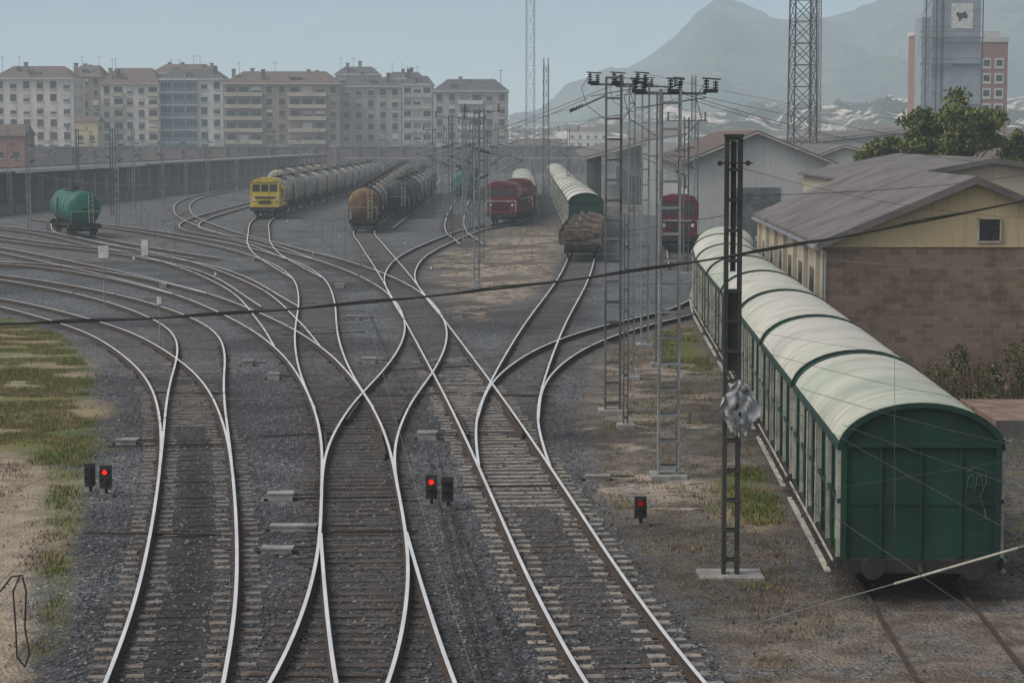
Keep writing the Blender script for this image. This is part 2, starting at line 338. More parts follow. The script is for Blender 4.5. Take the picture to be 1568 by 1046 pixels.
def tdist(keys,ymax,mask):
    A=np.vstack([PATH[k] for k in keys]); A=A[A[:,1]<ymax]; t=kdtree.KDTree(len(A))
    for i,p in enumerate(A): t.insert((p[0],p[1],0),i)
    t.balance(); o=np.full(x.shape,50.0)
    for i in np.where(mask)[0]: o[i]=t.find((x[i],y[i],0))[2]
    return o
dt1=tdist(['T1'],75,near&(y<90)&(x<0)); db=tdist(['B1','B2'],75,near&(y<120)); dc=tdist(['C'],200,near); dv=tdist(['V'],200,near)
grass=region(x,y,[(-300,480),(40,488),(105,520),(140,575),(148,650),(135,715),(60,712),(-60,680),(-300,640)],.9,11)
grass=np.maximum(grass,region(x,y,[(75,715),(130,715),(118,800),(95,900),(85,1000),(60,1000),(70,860)],.35,12)*.8)
grass=np.maximum(grass,region(x,y,[(1000,510),(1080,500),(1105,560),(1060,575),(1020,560)],.8,13))
grass=np.maximum(grass,region(x,y,[(1110,720),(1160,715),(1220,800),(1180,815),(1125,790)],.5,14))
grass=np.maximum(grass,region(x,y,[(1560,560),(1900,560),(1900,900),(1600,860)],.8,15)*.7)
sand=region(x,y,[(-400,640),(0,668),(80,712),(122,735),(100,800),(55,865),(35,940),(60,1150),(-400,1150)],.35,21)
dirt=region(x,y,[(930,520),(1080,480),(1180,600),(1290,860),(1700,900),(2200,1150),(1190,1150),(1060,960),(965,850),(915,740),(880,640)],.6,31)
dirt=np.maximum(dirt,region(x,y,[(650,395),(760,345),(860,330),(870,400),(850,445),(760,470),(740,505),(690,480),(650,440)],1.5,32))
dirt=np.maximum(dirt,region(x,y,[(0,383),(200,350),(290,395),(180,402),(40,398)],2,33)*.6)
dirt=np.maximum(dirt,region(x,y,[(1230,430),(1700,430),(2600,1150),(1600,1150),(1500,800)],.6,34))
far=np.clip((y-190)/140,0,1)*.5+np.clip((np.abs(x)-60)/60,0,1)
rustm=np.exp(-(dist/1.45)**4)*np.clip((dv-1.4)/1,0,1)
oil_dark=np.exp(-(dt1/.42)**2)*np.clip((70-y)/15,0,1)*1.0
oil_dark=np.maximum(oil_dark,np.exp(-(db/1.3)**4)*.5*np.clip((70-y)/15,0,1))
oil_dark=np.maximum(oil_dark,np.exp(-(dc/.5)**2)*.2)
oil_dark=np.maximum(oil_dark,np.exp(-((dv-.2)/1.3)**4)*.6*(y>39))  # darkens the ground along the van track from the first wagon onwards
oil_dark=np.maximum(oil_dark,np.clip((fbm(x,y,9,91)-.52)*4,0,.5)*(y<150))
pale=region(x,y,[(905,650),(985,640),(1100,715),(1100,770),(960,760),(925,745)],.8,41)*(fbm(x,y,3,77)>.47)
pale=np.maximum(pale,region(x,y,[(650,390),(850,350),(860,390),(800,460),(720,490)],1.5,42)*(fbm(x,y,4,78)>.47))
pale=np.maximum(pale,region(x,y,[(930,560),(1080,560),(1110,660),(920,640)],.8,43)*(fbm(x,y,2,79)>.55)*.7)
pale=np.maximum(pale,region(x,y,[(-300,500),(40,500),(110,560),(110,700),(-300,700)],.8,44)*np.clip((fbm(x,y,5,80)-.5)*8,0,1)*.75)
keep=1-np.clip((2.3-dist)/1.0,0,1)
keep2=1-np.clip((1.7-np.where(dv<2.5,50,dist))/.6,0,1)
sand*=keep; grass*=keep; dirt*=keep2; pale*=keep2
zz=(fbm(x,y,3,5)-.5)*.12*np.clip((dist-1.6)/1.5,0,1)*near+(fbm(x,y,.7,15)-.5)*.05*near*(y<130)
nx_=len(xs); ny_=len(ys)
verts=np.c_[x,y,zz]
ii=np.arange((ny_-1)*(nx_-1)); r_=ii//(nx_-1); c_=ii%(nx_-1); a_=r_*nx_+c_
faces=np.c_[a_,a_+1,a_+1+nx_,a_+nx_]
me=bpy.data.meshes.new('ground'); me.from_pydata(verts.tolist(),[],faces.tolist())
def cattr(n,a,b,c):
    at=me.color_attributes.new(n,'FLOAT_COLOR','POINT'); at.data.foreach_set('color',np.c_[a,b,c,np.ones(len(a))].astype(np.float32).ravel())
cattr('mA',sand,grass,dirt); cattr('mB',oil_dark,rustm,far); cattr('mC',pale,np.zeros(len(x)),np.zeros(len(x)))
gnd=bpy.data.objects.new('ground',me); S.collection.objects.link(gnd)
m,t,b=newmat('ground_ballast_and_earth'); ge=N(t,'ShaderNodeNewGeometry').outputs['Position']
def attr(n):
    a=N(t,'ShaderNodeAttribute'); a.attribute_name=n; s=N(t,'ShaderNodeSeparateColor'); t.links.new(a.outputs['Color'],s.inputs[0]); return s.outputs
A_,B_,C_=attr('mA'),attr('mB'),attr('mC')
vo=N(t,'ShaderNodeTexVoronoi'); vo.inputs['Scale'].default_value=15; t.links.new(ge,vo.inputs['Vector'])
bw=N(t,'ShaderNodeSeparateColor'); t.links.new(vo.outputs['Color'],bw.inputs[0])
grav=mixc(t,(.030,.033,.037),(.155,.162,.172),bw.outputs[0])
grav=mixc(t,grav,(.34,.34,.34),ramp(t,bw.outputs[1],.9,.98))
grav=mixc(t,grav,(.028,.030,.033),ramp(t,ntex(t,ge,.25,7,.65),.45,.78))
grav=mixc(t,grav,(.12,.115,.107),ramp(t,ntex(t,ge,.45,8,.7),.55,.8))
br=mixc(t,(.046,.040,.035),(.125,.107,.095),bw.outputs[0])
def mul(a,k):
    n=N(t,'ShaderNodeMath',operation='MULTIPLY'); t.links.new(a,n.inputs[0])
    if isinstance(k,(int,float)): n.inputs[1].default_value=k
    else: t.links.new(k,n.inputs[1])
    return n.outputs[0]
c=mixc(t,grav,br,mul(B_[1],.5))
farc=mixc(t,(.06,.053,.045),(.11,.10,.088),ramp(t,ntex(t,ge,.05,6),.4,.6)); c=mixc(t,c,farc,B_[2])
n1=ntex(t,ge,1.1,8,.7); n2=ntex(t,ge,7,6,.7)
dc_=mixc(t,(.095,.076,.06),(.20,.168,.135),ramp(t,n1,.38,.65)); dc_=mixc(t,dc_,(.05,.044,.04),ramp(t,n2,.5,.72))
dc_=mixc(t,dc_,(.065,.07,.03),ramp(t,ntex(t,ge,.5,7,.7),.56,.7))
dc_=mixc(t,dc_,mixc(t,(.05,.05,.05),(.19,.18,.165),bw.outputs[0]),ramp(t,ntex(t,ge,.8,5),.5,.6))
c=mixc(t,c,dc_,A_[2])
c=mixc(t,c,(.010,.010,.011),mul(B_[0],.9))
sc_=mixc(t,(.22,.18,.13),(.32,.265,.205),ramp(t,n1,.4,.6)); sc_=mixc(t,sc_,(.14,.11,.07),ramp(t,ntex(t,ge,1.7,7,.7),.55,.7))
c=mixc(t,c,sc_,A_[0])
gc=mixc(t,(.085,.11,.025),(.17,.15,.06),ramp(t,ntex(t,ge,.25,5),.42,.6)); gc=mixc(t,gc,(.06,.055,.028),ramp(t,n2,.5,.7)); gc=mixc(t,gc,(.24,.19,.115),ramp(t,ntex(t,ge,.12,6,.6),.5,.6))
c=mixc(t,c,gc,A_[1]); c=mixc(t,c,(.31,.26,.205),mul(C_[0],ramp(t,n1,.4,.55)))
t.links.new(c,b.inputs['Base Color']); b.inputs['Roughness'].default_value=.95; b.inputs['Specular IOR Level'].default_value=.15
bump(t,b,vo.outputs['Distance'],.05,.9)
me.materials.append(m)
# loose ballast stones (one object)
n=42000; sy=30+50*RNG.random(n)**1.35; sxx=(RNG.random(n)-.5)*2*(sy*.26); vs=[];fs=[];mi=[]
oct_=np.array([(1,0,0),(0,1,0),(-1,0,0),(0,-1,0),(0,0,1),(0,0,-.5)]); of=[(0,1,4),(1,2,4),(2,3,4),(3,0,4)]
pw=[G(u,v) for u,v in [(930,520),(1080,480),(1290,860),(1700,900),(2200,1150),(1190,1150),(1060,960),(965,850),(915,740),(880,640)]]
bad=inpoly(sxx,sy,pw)|inpoly(sxx,sy,[G(u,v) for u,v in [(-400,470),(40,480),(148,600),(140,720),(85,1150),(-400,1150)]])
for a,q,bb in zip(sxx,sy,bad):
    if bb and random.random()>.04: continue
    if kd.find((a,q,0))[2]<1.3 and random.random()<.45: continue
    r=random.uniform(.022,.05); an=random.random()*6.28; ca,sa=math.cos(an),math.sin(an); o=len(vs)
    for v in oct_:
        jx=v*np.array([r*random.uniform(.7,1.3),r*random.uniform(.7,1.3),r*random.uniform(.6,1.1)])
        vs.append((a+jx[0]*ca-jx[1]*sa,q+jx[0]*sa+jx[1]*ca,.014+jx[2]))
    k=random.choice([0,0,0,1,1,1,1,2])
    for f in of: fs.append(tuple(i+o for i in f)); mi.append(k)
me=bpy.data.meshes.new('ballast_stones'); me.from_pydata(vs,[],fs); me.polygons.foreach_set('material_index',mi)
for nme,cc in (('stone_dark',(.05,.053,.058)),('stone_mid',(.11,.115,.123)),('stone_pale',(.20,.20,.198))):
    M[nme]=mat(nme,cc,None,5,.95,0,.1); me.materials.append(M[nme])
o=bpy.data.objects.new('ballast_stones',me); S.collection.objects.link(o)
# ---------------------------------------------------------------- grass / weeds
def blades(name,regions,mt,hh,w=.012,thr=-.12,mind=1.7):
    vs=[];fs=[]
    for poly,cnt in regions:
        P_=[G(u,v) for u,v in poly]; xa=[p[0] for p in P_]; ya=[p[1] for p in P_]; k=0; tries=0
        while k<cnt and tries<cnt*8:
            tries+=1; a=random.uniform(min(xa),max(xa)); q=random.uniform(min(ya),max(ya))
            if not inpoly(np.array([a]),np.array([q]),P_)[0]: continue
            if noise.noise((a*.5,q*.5,3))<thr : continue
            if kd.find((a,q,0))[2]<mind: continue
            k+=1
            for _ in range(5):
                an=random.random()*6.28; h=hh*random.uniform(.4,1.2); bx=a+random.gauss(0,.09); by=q+random.gauss(0,.09); o=len(vs); ww=w*random.uniform(.8,1.8)
                lx=random.gauss(0,.35)*h; ly=random.gauss(0,.35)*h
                vs+=[(bx-ww*math.cos(an),by-ww*math.sin(an),-.01),(bx+ww*math.cos(an),by+ww*math.sin(an),-.01),(bx+lx,by+ly,h)]; fs.append((o,o+1,o+2))
    me=bpy.data.meshes.new(name); me.from_pydata(vs,[],fs); me.materials.append(M[mt]); o=bpy.data.objects.new(name,me); S.collection.objects.link(o)
blades('grass',[([(-60,485),(40,488),(105,520),(140,575),(148,650),(135,715),(60,712),(-60,680)],6500),([(75,715),(130,715),(118,800),(95,900),(85,1000),(60,1000),(70,860)],450),([(1000,510),(1080,500),(1105,560),(1060,575),(1020,560)],900),([(1110,720),(1160,715),(1220,800),(1180,815),(1125,790)],600),([(930,520),(1080,480),(1180,600),(1290,860),(1060,960),(915,740)],600)],'grassm',.10,.012,-.1)
blades('dry_weeds',[([(-60,640),(60,712),(30,760),(-60,760)],250),([(-60,500),(40,500),(110,560),(120,690),(-60,660)],3500),([(930,520),(1080,480),(1180,600),(1290,860),(1060,960),(915,740)],1400),([(1150,900),(1568,930),(1568,1045),(1150,1045)],200),([(40,800),(80,800),(70,1000),(30,1000)],120),([(640,400),(860,340),(870,440),(740,500)],1200)],'dry',.09,.009)
def bush(name,mt,c,r,n,ls,mt2=None):
    vs=[];fs=[];mi=[]; cl=[(Vector(c)+Vector((random.uniform(-1,1)*r[0],random.uniform(-1,1)*r[1],random.uniform(-.6,1.2)*r[2])),random.uniform(.2,.5)) for _ in range(12)]
    for _ in range(n):
        q,s=random.choice(cl); v=Vector((random.gauss(0,1),random.gauss(0,1),random.gauss(0,1))); v.normalize(); v*=s*random.uniform(.6,1.2)
        p=q+Vector((v.x*r[0],v.y*r[1],v.z*r[2]));
        if p.z<0: continue
        a=Vector((random.gauss(0,1),random.gauss(0,1),random.gauss(0,1))).normalized()*ls; b2=Vector((random.gauss(0,1),random.gauss(0,1),random.gauss(0,1))).normalized()*ls*.6
        o=len(vs); vs+=[tuple(p-a),tuple(p+b2),tuple(p+a),tuple(p-b2)]; fs.append((o,o+1,o+2,o+3)); mi.append(0 if random.random()<.62 or not mt2 else 1)
    for _ in range(90):   # stalks
        bx=c[0]+random.gauss(0,.6)*r[0]; by=c[1]+random.gauss(0,.5)*r[1]; h=r[2]*random.uniform(1.2,2.6); o=len(vs); dx=random.gauss(0,.25)
        vs+=[(bx-.018,by,0),(bx+.018,by,0),(bx+dx,by,h)]; fs.append((o,o+1,o+2)); mi.append(1 if mt2 else 0)
    me=bpy.data.meshes.new(name); me.from_pydata(vs,[],fs); me.materials.append(M[mt]);
    if mt2: me.materials.append(M[mt2])
    me.polygons.foreach_set('material_index',mi); o=bpy.data.objects.new(name,me); S.collection.objects.link(o)
for u,v,Yb,r,n in [(1430,600,74,(.9,.8,.35),600),(1472,600,71,(.9,.8,.55),1100),(1512,600,70,(.9,.8,.85),1500),(1555,600,69,(1.0,.8,.6),1300),(1590,600,69,(1.0,.8,1.0),1500),(1650,600,68,(1.3,.8,1.3),1500)]:
    q=P(u,v,Yb); bush('bush','leaf2',(q[0],Yb,r[2]*.7),r,n,.07,'dry')
def tree(name,base,h,cr,n,mt='leaf',ls=.17,zc=.62,ncl=34):
    mb=MB(); b0=Vector(base); top=b0+Vector((0,0,h*.55)); mb.beam('trunk','bark',b0,top,.28,8,.16,True)
    cl=[]
    for i in range(ncl):
        an=random.random()*6.28; rr=random.random()**.6; q=b0+Vector((math.cos(an)*rr*cr[0],math.sin(an)*rr*cr[1],h*zc+random.uniform(-.9,1)*cr[2]*(1.1-rr*.7)))
        cl.append((q,random.uniform(.14,.32))); mb.beam('limbs','bark',b0+Vector((0,0,h*random.uniform(.3,.5))),q,.09,5,.02)
    for _ in range(n):
        q,s=random.choice(cl); v=Vector((random.gauss(0,1),random.gauss(0,1),random.gauss(0,1))).normalized()*s*random.uniform(.4,1.25)
        p=q+Vector((v.x*cr[0],v.y*cr[1],v.z*cr[2]*.9)); a=Vector((random.gauss(0,1),random.gauss(0,1),random.gauss(0,1))).normalized()*ls; c2=Vector((random.gauss(0,1),random.gauss(0,1),random.gauss(0,1))).normalized()*ls*.6
        mb.add('foliage',mt if random.random()<.75 else 'leaf2',[tuple(p-a),tuple(p+c2),tuple(p+a),tuple(p-c2)],[(0,1,2,3)])
    place(name,mb.model())
q=P(1462,200,146); tree('broadleaf_tree',(q[0],146,0),13.0,(2.9,2.5,2.2),11000,zc=.66,ncl=44)
q=P(1395,210,148); tree('broadleaf_tree',(q[0],148,0),11.8,(2.6,2.2,1.6),8000,zc=.62,ncl=38)
q=P(1352,222,150); tree('broadleaf_tree',(q[0],150,0),10.9,(1.7,1.5,1.2),4500,zc=.6)
q=P(1570,215,150); tree('broadleaf_tree',(q[0],150,0),11.5,(1.6,1.6,1.5),4000)
# ---------------------------------------------------------------- rolling stock models
def wheels(mb,ys,z=.64):
    for yy in ys:
        for sx_ in (-.87,.87):
            mb.beam('wheels','under',(sx_-.065,yy,z),(sx_+.065,yy,z),.46,18)
            mb.cbox('axle_boxes','under',(sx_*1.2,yy,z),(.16,.34,.3)); mb.cbox('springs','under',(sx_*1.2,yy,z+.25),(.1,1.1,.1))
        mb.beam('axles','under',(-.8,yy,z),(.8,yy,z),.07,8)
def buffers(mb,L,w=.87,z=1.08):
    for e in (-1,1):
        for q in (-w,w):
            mb.beam('buffers','under',(q,e*L/2,z),(q,e*(L/2+.42),z),.09,10); mb.beam('buffers','under',(q,e*(L/2+.42),z),(q,e*(L/2+.47),z),.2,14)
        mb.beam('coupling','under',(0,e*L/2,z),(0,e*(L/2+.35),z-.12),.05,6)
def van(dim=1):
    mb=MB(); L=9.3; w=1.40; z0=.85; ze=2.92
    mb.box('body','green',-w,w,-L/2,L/2,z0,ze)
    arc=[(w*math.sin(a),ze+.68*(math.cos(a)-math.cos(math.radians(78)))/(1-math.cos(math.radians(78)))) for a in [math.radians(x_) for x_ in np.linspace(-78,78,17)]]
    arc=[(xx*(1/math.sin(math.radians(78))),zz_) for xx,zz_ in arc]
    for e in (-1,1):
        y0,y1=(L/2-.02,L/2+.0) if e>0 else (-L/2-.004,-L/2+.02)
        mb.prism('gable','green',[(xx*.985,zz_-.02) for xx,zz_ in arc],y0,y1)
        yo=e*(L/2+.03)
        for q in (-w+.05,w-.05): mb.cbox('corner_posts','green',(q,yo,(z0+ze)/2),(.1,.07,ze-z0))
        for q in (-.7,.0,.7): mb.cbox('end_stakes','green',(q,yo-e*.008,(z0+ze)/2),(.05,.035,ze-z0-.1))
        for zq in (1.85,): mb.cbox('end_rails','green',(0,yo-e*.02,zq),(2*w-.2,.018,.035))
        mb.cbox('end_rail','green',(0,yo+e*.01,ze-.03),(2*w,.06,.07)); mb.cbox('headstock','under',(0,e*(L/2+.02),z0-.1),(2*w-.1,.12,.24))
        if e<0:
            for k in range(5): mb.beam('end_ladder','green',(.82,-L/2-.1,z0+.15+k*.3),(1.2,-L/2-.1,z0+.15+k*.3),.014,5)
    r=[(xx*1.02,zz_+.03) for xx,zz_ in arc]; n=len(r); ya=np.linspace(-L/2-.06,L/2+.06,3)
    for a,b2 in zip(ya[:-1],ya[1:]):
        mb.add('roof','vroof',[(xx,a,zz_) for xx,zz_ in r]+[(xx,b2,zz_) for xx,zz_ in r],[(i,i+1,n+i+1,n+i) for i in range(n-1)],True)
        for yv in np.linspace(a,b2,4)[1:-1]:
            mb.prism('roof','vroof',[(xx*1.002,zz_+.004) for xx,zz_ in r]+[(xx*.99,zz_-.03) for xx,zz_ in r][::-1],yv-.010,yv+.010)
    for yv in (ya[0],ya[-1]):
        s_=-1 if yv<0 else 1
        mb.prism('roof_end_trim','green',[(xx*1.014,zz_+.022) for xx,zz_ in r]+[(xx*.96,zz_-.07) for xx,zz_ in r][::-1],yv-.14 if s_>0 else yv-.03,yv+.03 if s_>0 else yv+.03)
    for sd in (-1,1):
        X=sd*w
        mb.cbox('cant_rail','green',(X+sd*.03,0,ze-.06),(.08,L,.12)); mb.cbox('side_sill','under',(X+sd*.01,0,z0-.08),(.1,L,.2))
        ny=10; dy=L/ny
        for k in range(ny+1):
            mb.cbox('side_posts','trimw' if k%2==0 else 'green',(X+sd*.035,-L/2+.04+k*(L-.08)/ny,(z0+ze)/2),(.07,.06,ze-z0-.1))
        for k in range(ny):
            yc=-L/2+(k+.5)*dy
            mb.cbox('side_panels','panel' if k not in (4,5) else 'green',(X+sd*.008,yc,2.35),(.016,dy-.16,.75)); mb.cbox('side_panels','panel' if k%3==0 else 'green',(X+sd*.008,yc,1.45),(.016,dy-.16,.7))
        mb.cbox('belt_rail','green',(X+sd*.03,0,1.9),(.06,L,.07))
        mb.cbox('door_rail','trimw',(X+sd*.12,0,z0-.02),(.03,L*.98,.04)); mb.cbox('step_board','trimw',(X+sd*.16,0,.55),(.10,L*.90,.035))
        for yy in (-3.8,-1.5,1.5,3.8): mb.beam('step_hangers','under',(X,yy,z0-.1),(X+sd*.16,yy,.55),.015,5)
        mb.beam('door_rod','trimw',(X+sd*.09,-.9,z0),(X+sd*.09,-.9,ze-.1),.02,6); mb.beam('door_rod','trimw',(X+sd*.09,.9,z0),(X+sd*.09,.9,ze-.1),.02,6)
    mb.cbox('underframe','under',(0,0,.75),(1.9,L-.2,.22)); mb.cbox('brake_gear','under',(0,0,.55),(1.2,1.4,.3))
    wheels(mb,(-2.9,2.9)); buffers(mb,L,z=.78); return mb.model()
def tank(mt,L=11.0,r=1.38,band=True):
    mb=MB(); zc=2.42; segs=24
    prof=[(-L/2-.0,.05),(-L/2+.02,.45),(-L/2+.12,.8),(-L/2+.3,.96),(-L/2+.5,1.0)]; prof=prof+[(0,1.0)]+[(-a,b2) for a,b2 in prof[::-1]]
    vs=[];fs=[]
    for yv,k in prof:
        for i in range(segs): an=2*math.pi*i/segs; vs.append((math.cos(an)*r*k,yv,zc+math.sin(an)*r*k))
    for j in range(len(prof)-1):
        for i in range(segs): fs.append((j*segs+i,j*segs+(i+1)%segs,(j+1)*segs+(i+1)%segs,(j+1)*segs+i))
    fs+=[tuple(range(segs)),tuple(range((len(prof)-1)*segs,len(prof)*segs))[::-1]]
    mb.add('tank_barrel',mt,vs,fs,True)
    for yv in (-L*.3,-L*.1,L*.1,L*.3): 
        mb.beam('bands','under',(0,yv-.04,zc),(0,yv+.04,zc),r+.025,24)
    mb.beam('manhole','under',(0,0,zc+r-.05),(0,0,zc+r+.28),.32,12)
    for sd in (-1,1): mb.cbox('top_walkway','under',(sd*.42,0,zc+r+.08),(.3,L*.6,.04))
    for sd in (-1,1):
        mb.beam('handrail','under',(sd*.62,-L*.3,zc+r+.5),(sd*.62,L*.3,zc+r+.5),.02,5)
        for yy in (-L*.3,0,L*.3): mb.beam('handrail','under',(sd*.62,yy,zc+r),(sd*.62,yy,zc+r+.5),.02,5)
        for k in (-.25,.25): mb.beam('side_ladder','under',(sd*(r+.1),k,1.0),(sd*(r+.02),k,zc+.8),.025,5)
        for k in range(7): mb.beam('side_ladder','under',(sd*(r+.08),-.25,1.2+k*.3),(sd*(r+.08),.25,1.2+k*.3),.018,5)
    for yy in (-L*.36,L*.36): mb.cbox('saddle','under',(0,yy,1.25),(2.1,.5,.5))
    mb.cbox('underframe','under',(0,0,.98),(1.3,L+.6,.26))
    for e in (-1,1):
        mb.cbox('headstock','under',(0,e*(L/2+.3),1.0),(2.6,.15,.32)); mb.cbox('end_platform','under',(0,e*(L/2+.1),1.2),(2.4,.5,.05))
        for q in (-1.1,1.1): mb.beam('end_rail','trimw',(q,e*(L/2+.3),1.2),(q,e*(L/2+.3),2.2),.02,5)
        mb.beam('end_rail','trimw',(-1.1,e*(L/2+.3),2.2),(1.1,e*(L/2+.3),2.2),.02,5)
        for q in (.35,.7): mb.beam('end_ladder','trimw',(q,e*(L/2+.2),1.2),(q,e*(L/2-.1),zc+1.2),.025,5)
        for k in range(7): mb.beam('end_ladder','trimw',(.35,e*(L/2+.2-.04*k),1.4+k*.32),(.7,e*(L/2+.2-.04*k),1.4+k*.32),.02,5)
    wheels(mb,(-L*.36-.9,-L*.36+.9,L*.36-.9,L*.36+.9)); buffers(mb,L+.7); return mb.model()
def loco(mt,mt2):
    mb=MB(); L=12
    mb.cbox('frame','under',(0,0,1.05),(2.8,L,.4)); mb.cbox('footplate_stripe',mt,(0,0,1.3),(2.86,L+.05,.12))
    mb.prism('cab',mt,[(-1.42,1.37),(1.42,1.37),(1.42,3.5),(1.1,3.95),(.5,4.1),(-.5,4.1),(-1.1,3.95),(-1.42,3.5)],-L/2+.5,-L/2+3.2)
    for e,yy in ((-1,-L/2+.5),(1,-L/2+3.2)):
        for q in (-.85,.0,.85): mb.cbox('windows','glass',(q,yy+e*.01,3.1),(.7,.04,.7))
        mb.cbox('window_band',mt2,(0,yy+e*.004,3.62),(2.5,.02,.08))
    for sd in (-1,1):
        for yy in (-L/2+1.2,-L/2+2.4): mb.cbox('windows','glass',(sd*1.425,yy,3.1),(.03,.8,.7))
    mb.prism('hood',mt,[(-1.1,1.37),(1.1,1.37),(1.1,3.0),(.85,3.25),(-.85,3.25),(-1.1,3.0)],-L/2+3.2,L/2-.6)
    for yy in np.linspace(-1.8,4.4,6):
        for sd in (-1,1): mb.cbox('hood_grilles','under',(sd*1.105,yy,2.4),(.02,.7,.8))
    mb.cbox('front_panel',mt2,(0,-L/2+.47,2.2),(2.0,.05,.22)); mb.cbox('front_grille','under',(0,-L/2+.46,1.7),(1.2,.06,.3))
    for q in (-1.0,1.0): mb.beam('headlamps','whitep',(q,-L/2+.35,1.95),(q,-L/2+.5,1.95),.12,12)
    mb.beam('exhaust','under',(0,1,3.2),(0,1,3.8),.15,8)
    for q in (-1.35,1.35):
        mb.beam('handrails','whitep',(q,-L/2+.1,1.3),(q,-L/2+.1,2.3),.025,5)
        mb.beam('handrails','whitep',(q,-L/2+3.3,2.4),(q,L/2-.2,2.4),.025,5)
    mb.beam('handrails','whitep',(-1.35,-L/2+.1,2.3),(1.35,-L/2+.1,2.3),.025,5)
    wheels(mb,(-4.4,-2.4,2.4,4.4)); buffers(mb,L); return mb.model()
def flat():
    mb=MB(); L=10
    mb.cbox('deck','scrap',(0,0,1.22),(2.8,L,.14)); mb.cbox('frame','under',(0,0,1.0),(2.0,L,.3))
    for yy in np.linspace(-4.6,4.6,6):
        for sd in (-1,1): mb.cbox('stanchions','under',(sd*1.38,yy,1.65),(.08,.1,.8))
    rr=random.Random(3)
    for _ in range(26):
        p=(rr.uniform(-1,1),rr.uniform(-4.4,4.4),rr.uniform(1.4,2.0)); an=rr.random()*3.14; d=Vector((math.cos(an),math.sin(an),rr.uniform(-.3,.3)))*rr.uniform(.4,1)
        if rr.random()<.5: mb.beam('load','scrap',tuple(Vector(p)-d),tuple(Vector(p)+d),rr.uniform(.08,.25),6)
        else: mb.cbox('load','scrap' if rr.random()<.7 else 'brownt',p,(rr.uniform(.4,1.1),rr.uniform(.4,1.4),rr.uniform(.3,.7)))
    wheels(mb,(-3,3)); buffers(mb,L); return mb.model()
VAN=van(); T_={k:tank(k) for k in ('cream','greyt','green_t','green_dk','brownt')}
LY=loco('yellow','under'); LR=loco('red','under'); FL=flat()
def along(A,seq,start,z=0.0):
    i0=int(np.argmax(A[:,1]>=start)); s=i0*.5; out=[]
    for nm,md,Lg in seq:
        a=int((s+Lg*.15)/.5); b2=int((s+Lg*.85)/.5)
        if b2>=len(A): break
        p=(A[a]+A[b2])/2; d=A[b2]-A[a]; out.append(place(nm,md,(p[0],p[1],z),math.atan2(d[1],d[0])-math.pi/2)); s+=Lg
    return out
VV=along(PATH['V'],[('covered_freight_wagon',VAN,9.95)]*8,39.6,-.1)
mb=MB(); gy=-4.65-.035
for loop in ([(-.0,.0),(.05,.3),(.12,.34),(.16,.05),(.2,.3),(.28,.33),(.3,.02)],[(.02,.38),(.15,.46),(.34,.4),(.36,.2),(.26,-.05)],[(.08,.1),(.2,.16),(.3,.12)],[(.24,-.04),(.34,-.3),(.36,-.42)]):
    mb.tube('graffiti','panel',[(.78+a,gy,2.05+b2) for a,b2 in loop],.006,4)
for k,me_ in mb.model():
    o=bpy.data.objects.new(k,me_); S.collection.objects.link(o); o.parent=VV[0]
along(PATH['Hh'],[('diesel_locomotive',LY,13)]+[('tank_wagon',T_['greyt' if i%3 else 'cream'],12.8) for i in range(12)],224)
along(PATH['C'],[('tank_wagon',T_['brownt'],12.8)]+[('tank_wagon',T_['cream' if i%4 else 'greyt'],12.8) for i in range(14)],193)
along(PATH['L'],[('tank_wagon',T_['green_dk'],12.8)]*2+[('tank_wagon',T_['greyt'],12.8)]*6,226)
along(PATH['G'],[('diesel_locomotive',LR,13)]*2+[('covered_freight_wagon',VAN,9.95)]*9,207)
along(PATH['D'],[('flat_wagon',FL,11)]*3,148); along(PATH['D'],[('covered_freight_wagon',VAN,9.95)]*20,184)
along(PATH['X2'],[('tank_wagon',T_['green_t'],12.8)]+[('tank_wagon',T_['cream'],12.8)]*5,290)
along(PATH['X1'],[('tank_wagon',T_['cream'],12.8)]*5,300)
place('tank_wagon',T_['green_t'],(-35.9,188,0),math.atan2(12,-4)-math.pi/2)
place('diesel_locomotive',LR,(12.0,166,0),-.06)
# ---------------------------------------------------------------- masts
def ladder_mast(h,w,dep,mt,pitch=.55,base=True,thick=.035):
    mb=MB()
    for sd in (-1,1):
        mb.cbox('uprights',mt,(sd*w/2,0,h/2),(thick*.5,dep,h)); mb.cbox('upright_flanges',mt,(sd*(w/2-thick*.5),dep/2,h/2),(thick*1.6,.01,h)); mb.cbox('upright_flanges',mt,(sd*(w/2-thick*.5),-dep/2,h/2),(thick*1.6,.01,h))
    z=.3
    while z<h:
        mb.cbox('battens',mt,(0,-dep/2-.012,z),(w,.012,.06)); mb.cbox('battens',mt,(0,dep/2+.012,z),(w,.012,.06)); z+=pitch
    if base: mb.cbox('footing','conc',(0,0,.0),(w+.35,dep+.6,.24))
    return mb
def insul(mb,p,q,n=6,r=.07):
    p=Vector(p); q=Vector(q)
    for i in range(n):
        a=p.lerp(q,(i+.1)/n); b2=p.lerp(q,(i+.6)/n); mb.beam('insulators','black',tuple(a),tuple(b2),r,8)
    mb.beam('insulators','black',tuple(p),tuple(q),r*.3,5)
def cantilever(mb,sd,L=2.6,mt='mast'):
    mb.beam('cantilever',mt,(sd*.15,0,7.4),(sd*L,0,6.9),.03,6); mb.beam('cantilever',mt,(sd*.15,0,5.9),(sd*L,0,6.9),.035,6); mb.beam('cantilever',mt,(sd*.3,0,5.9),(sd*L*.95,0,5.55),.022,5)
    insul(mb,(sd*.15,0,7.4),(sd*.7,0,7.3)); insul(mb,(sd*.15,0,5.9),(sd*.65,0,6.15))
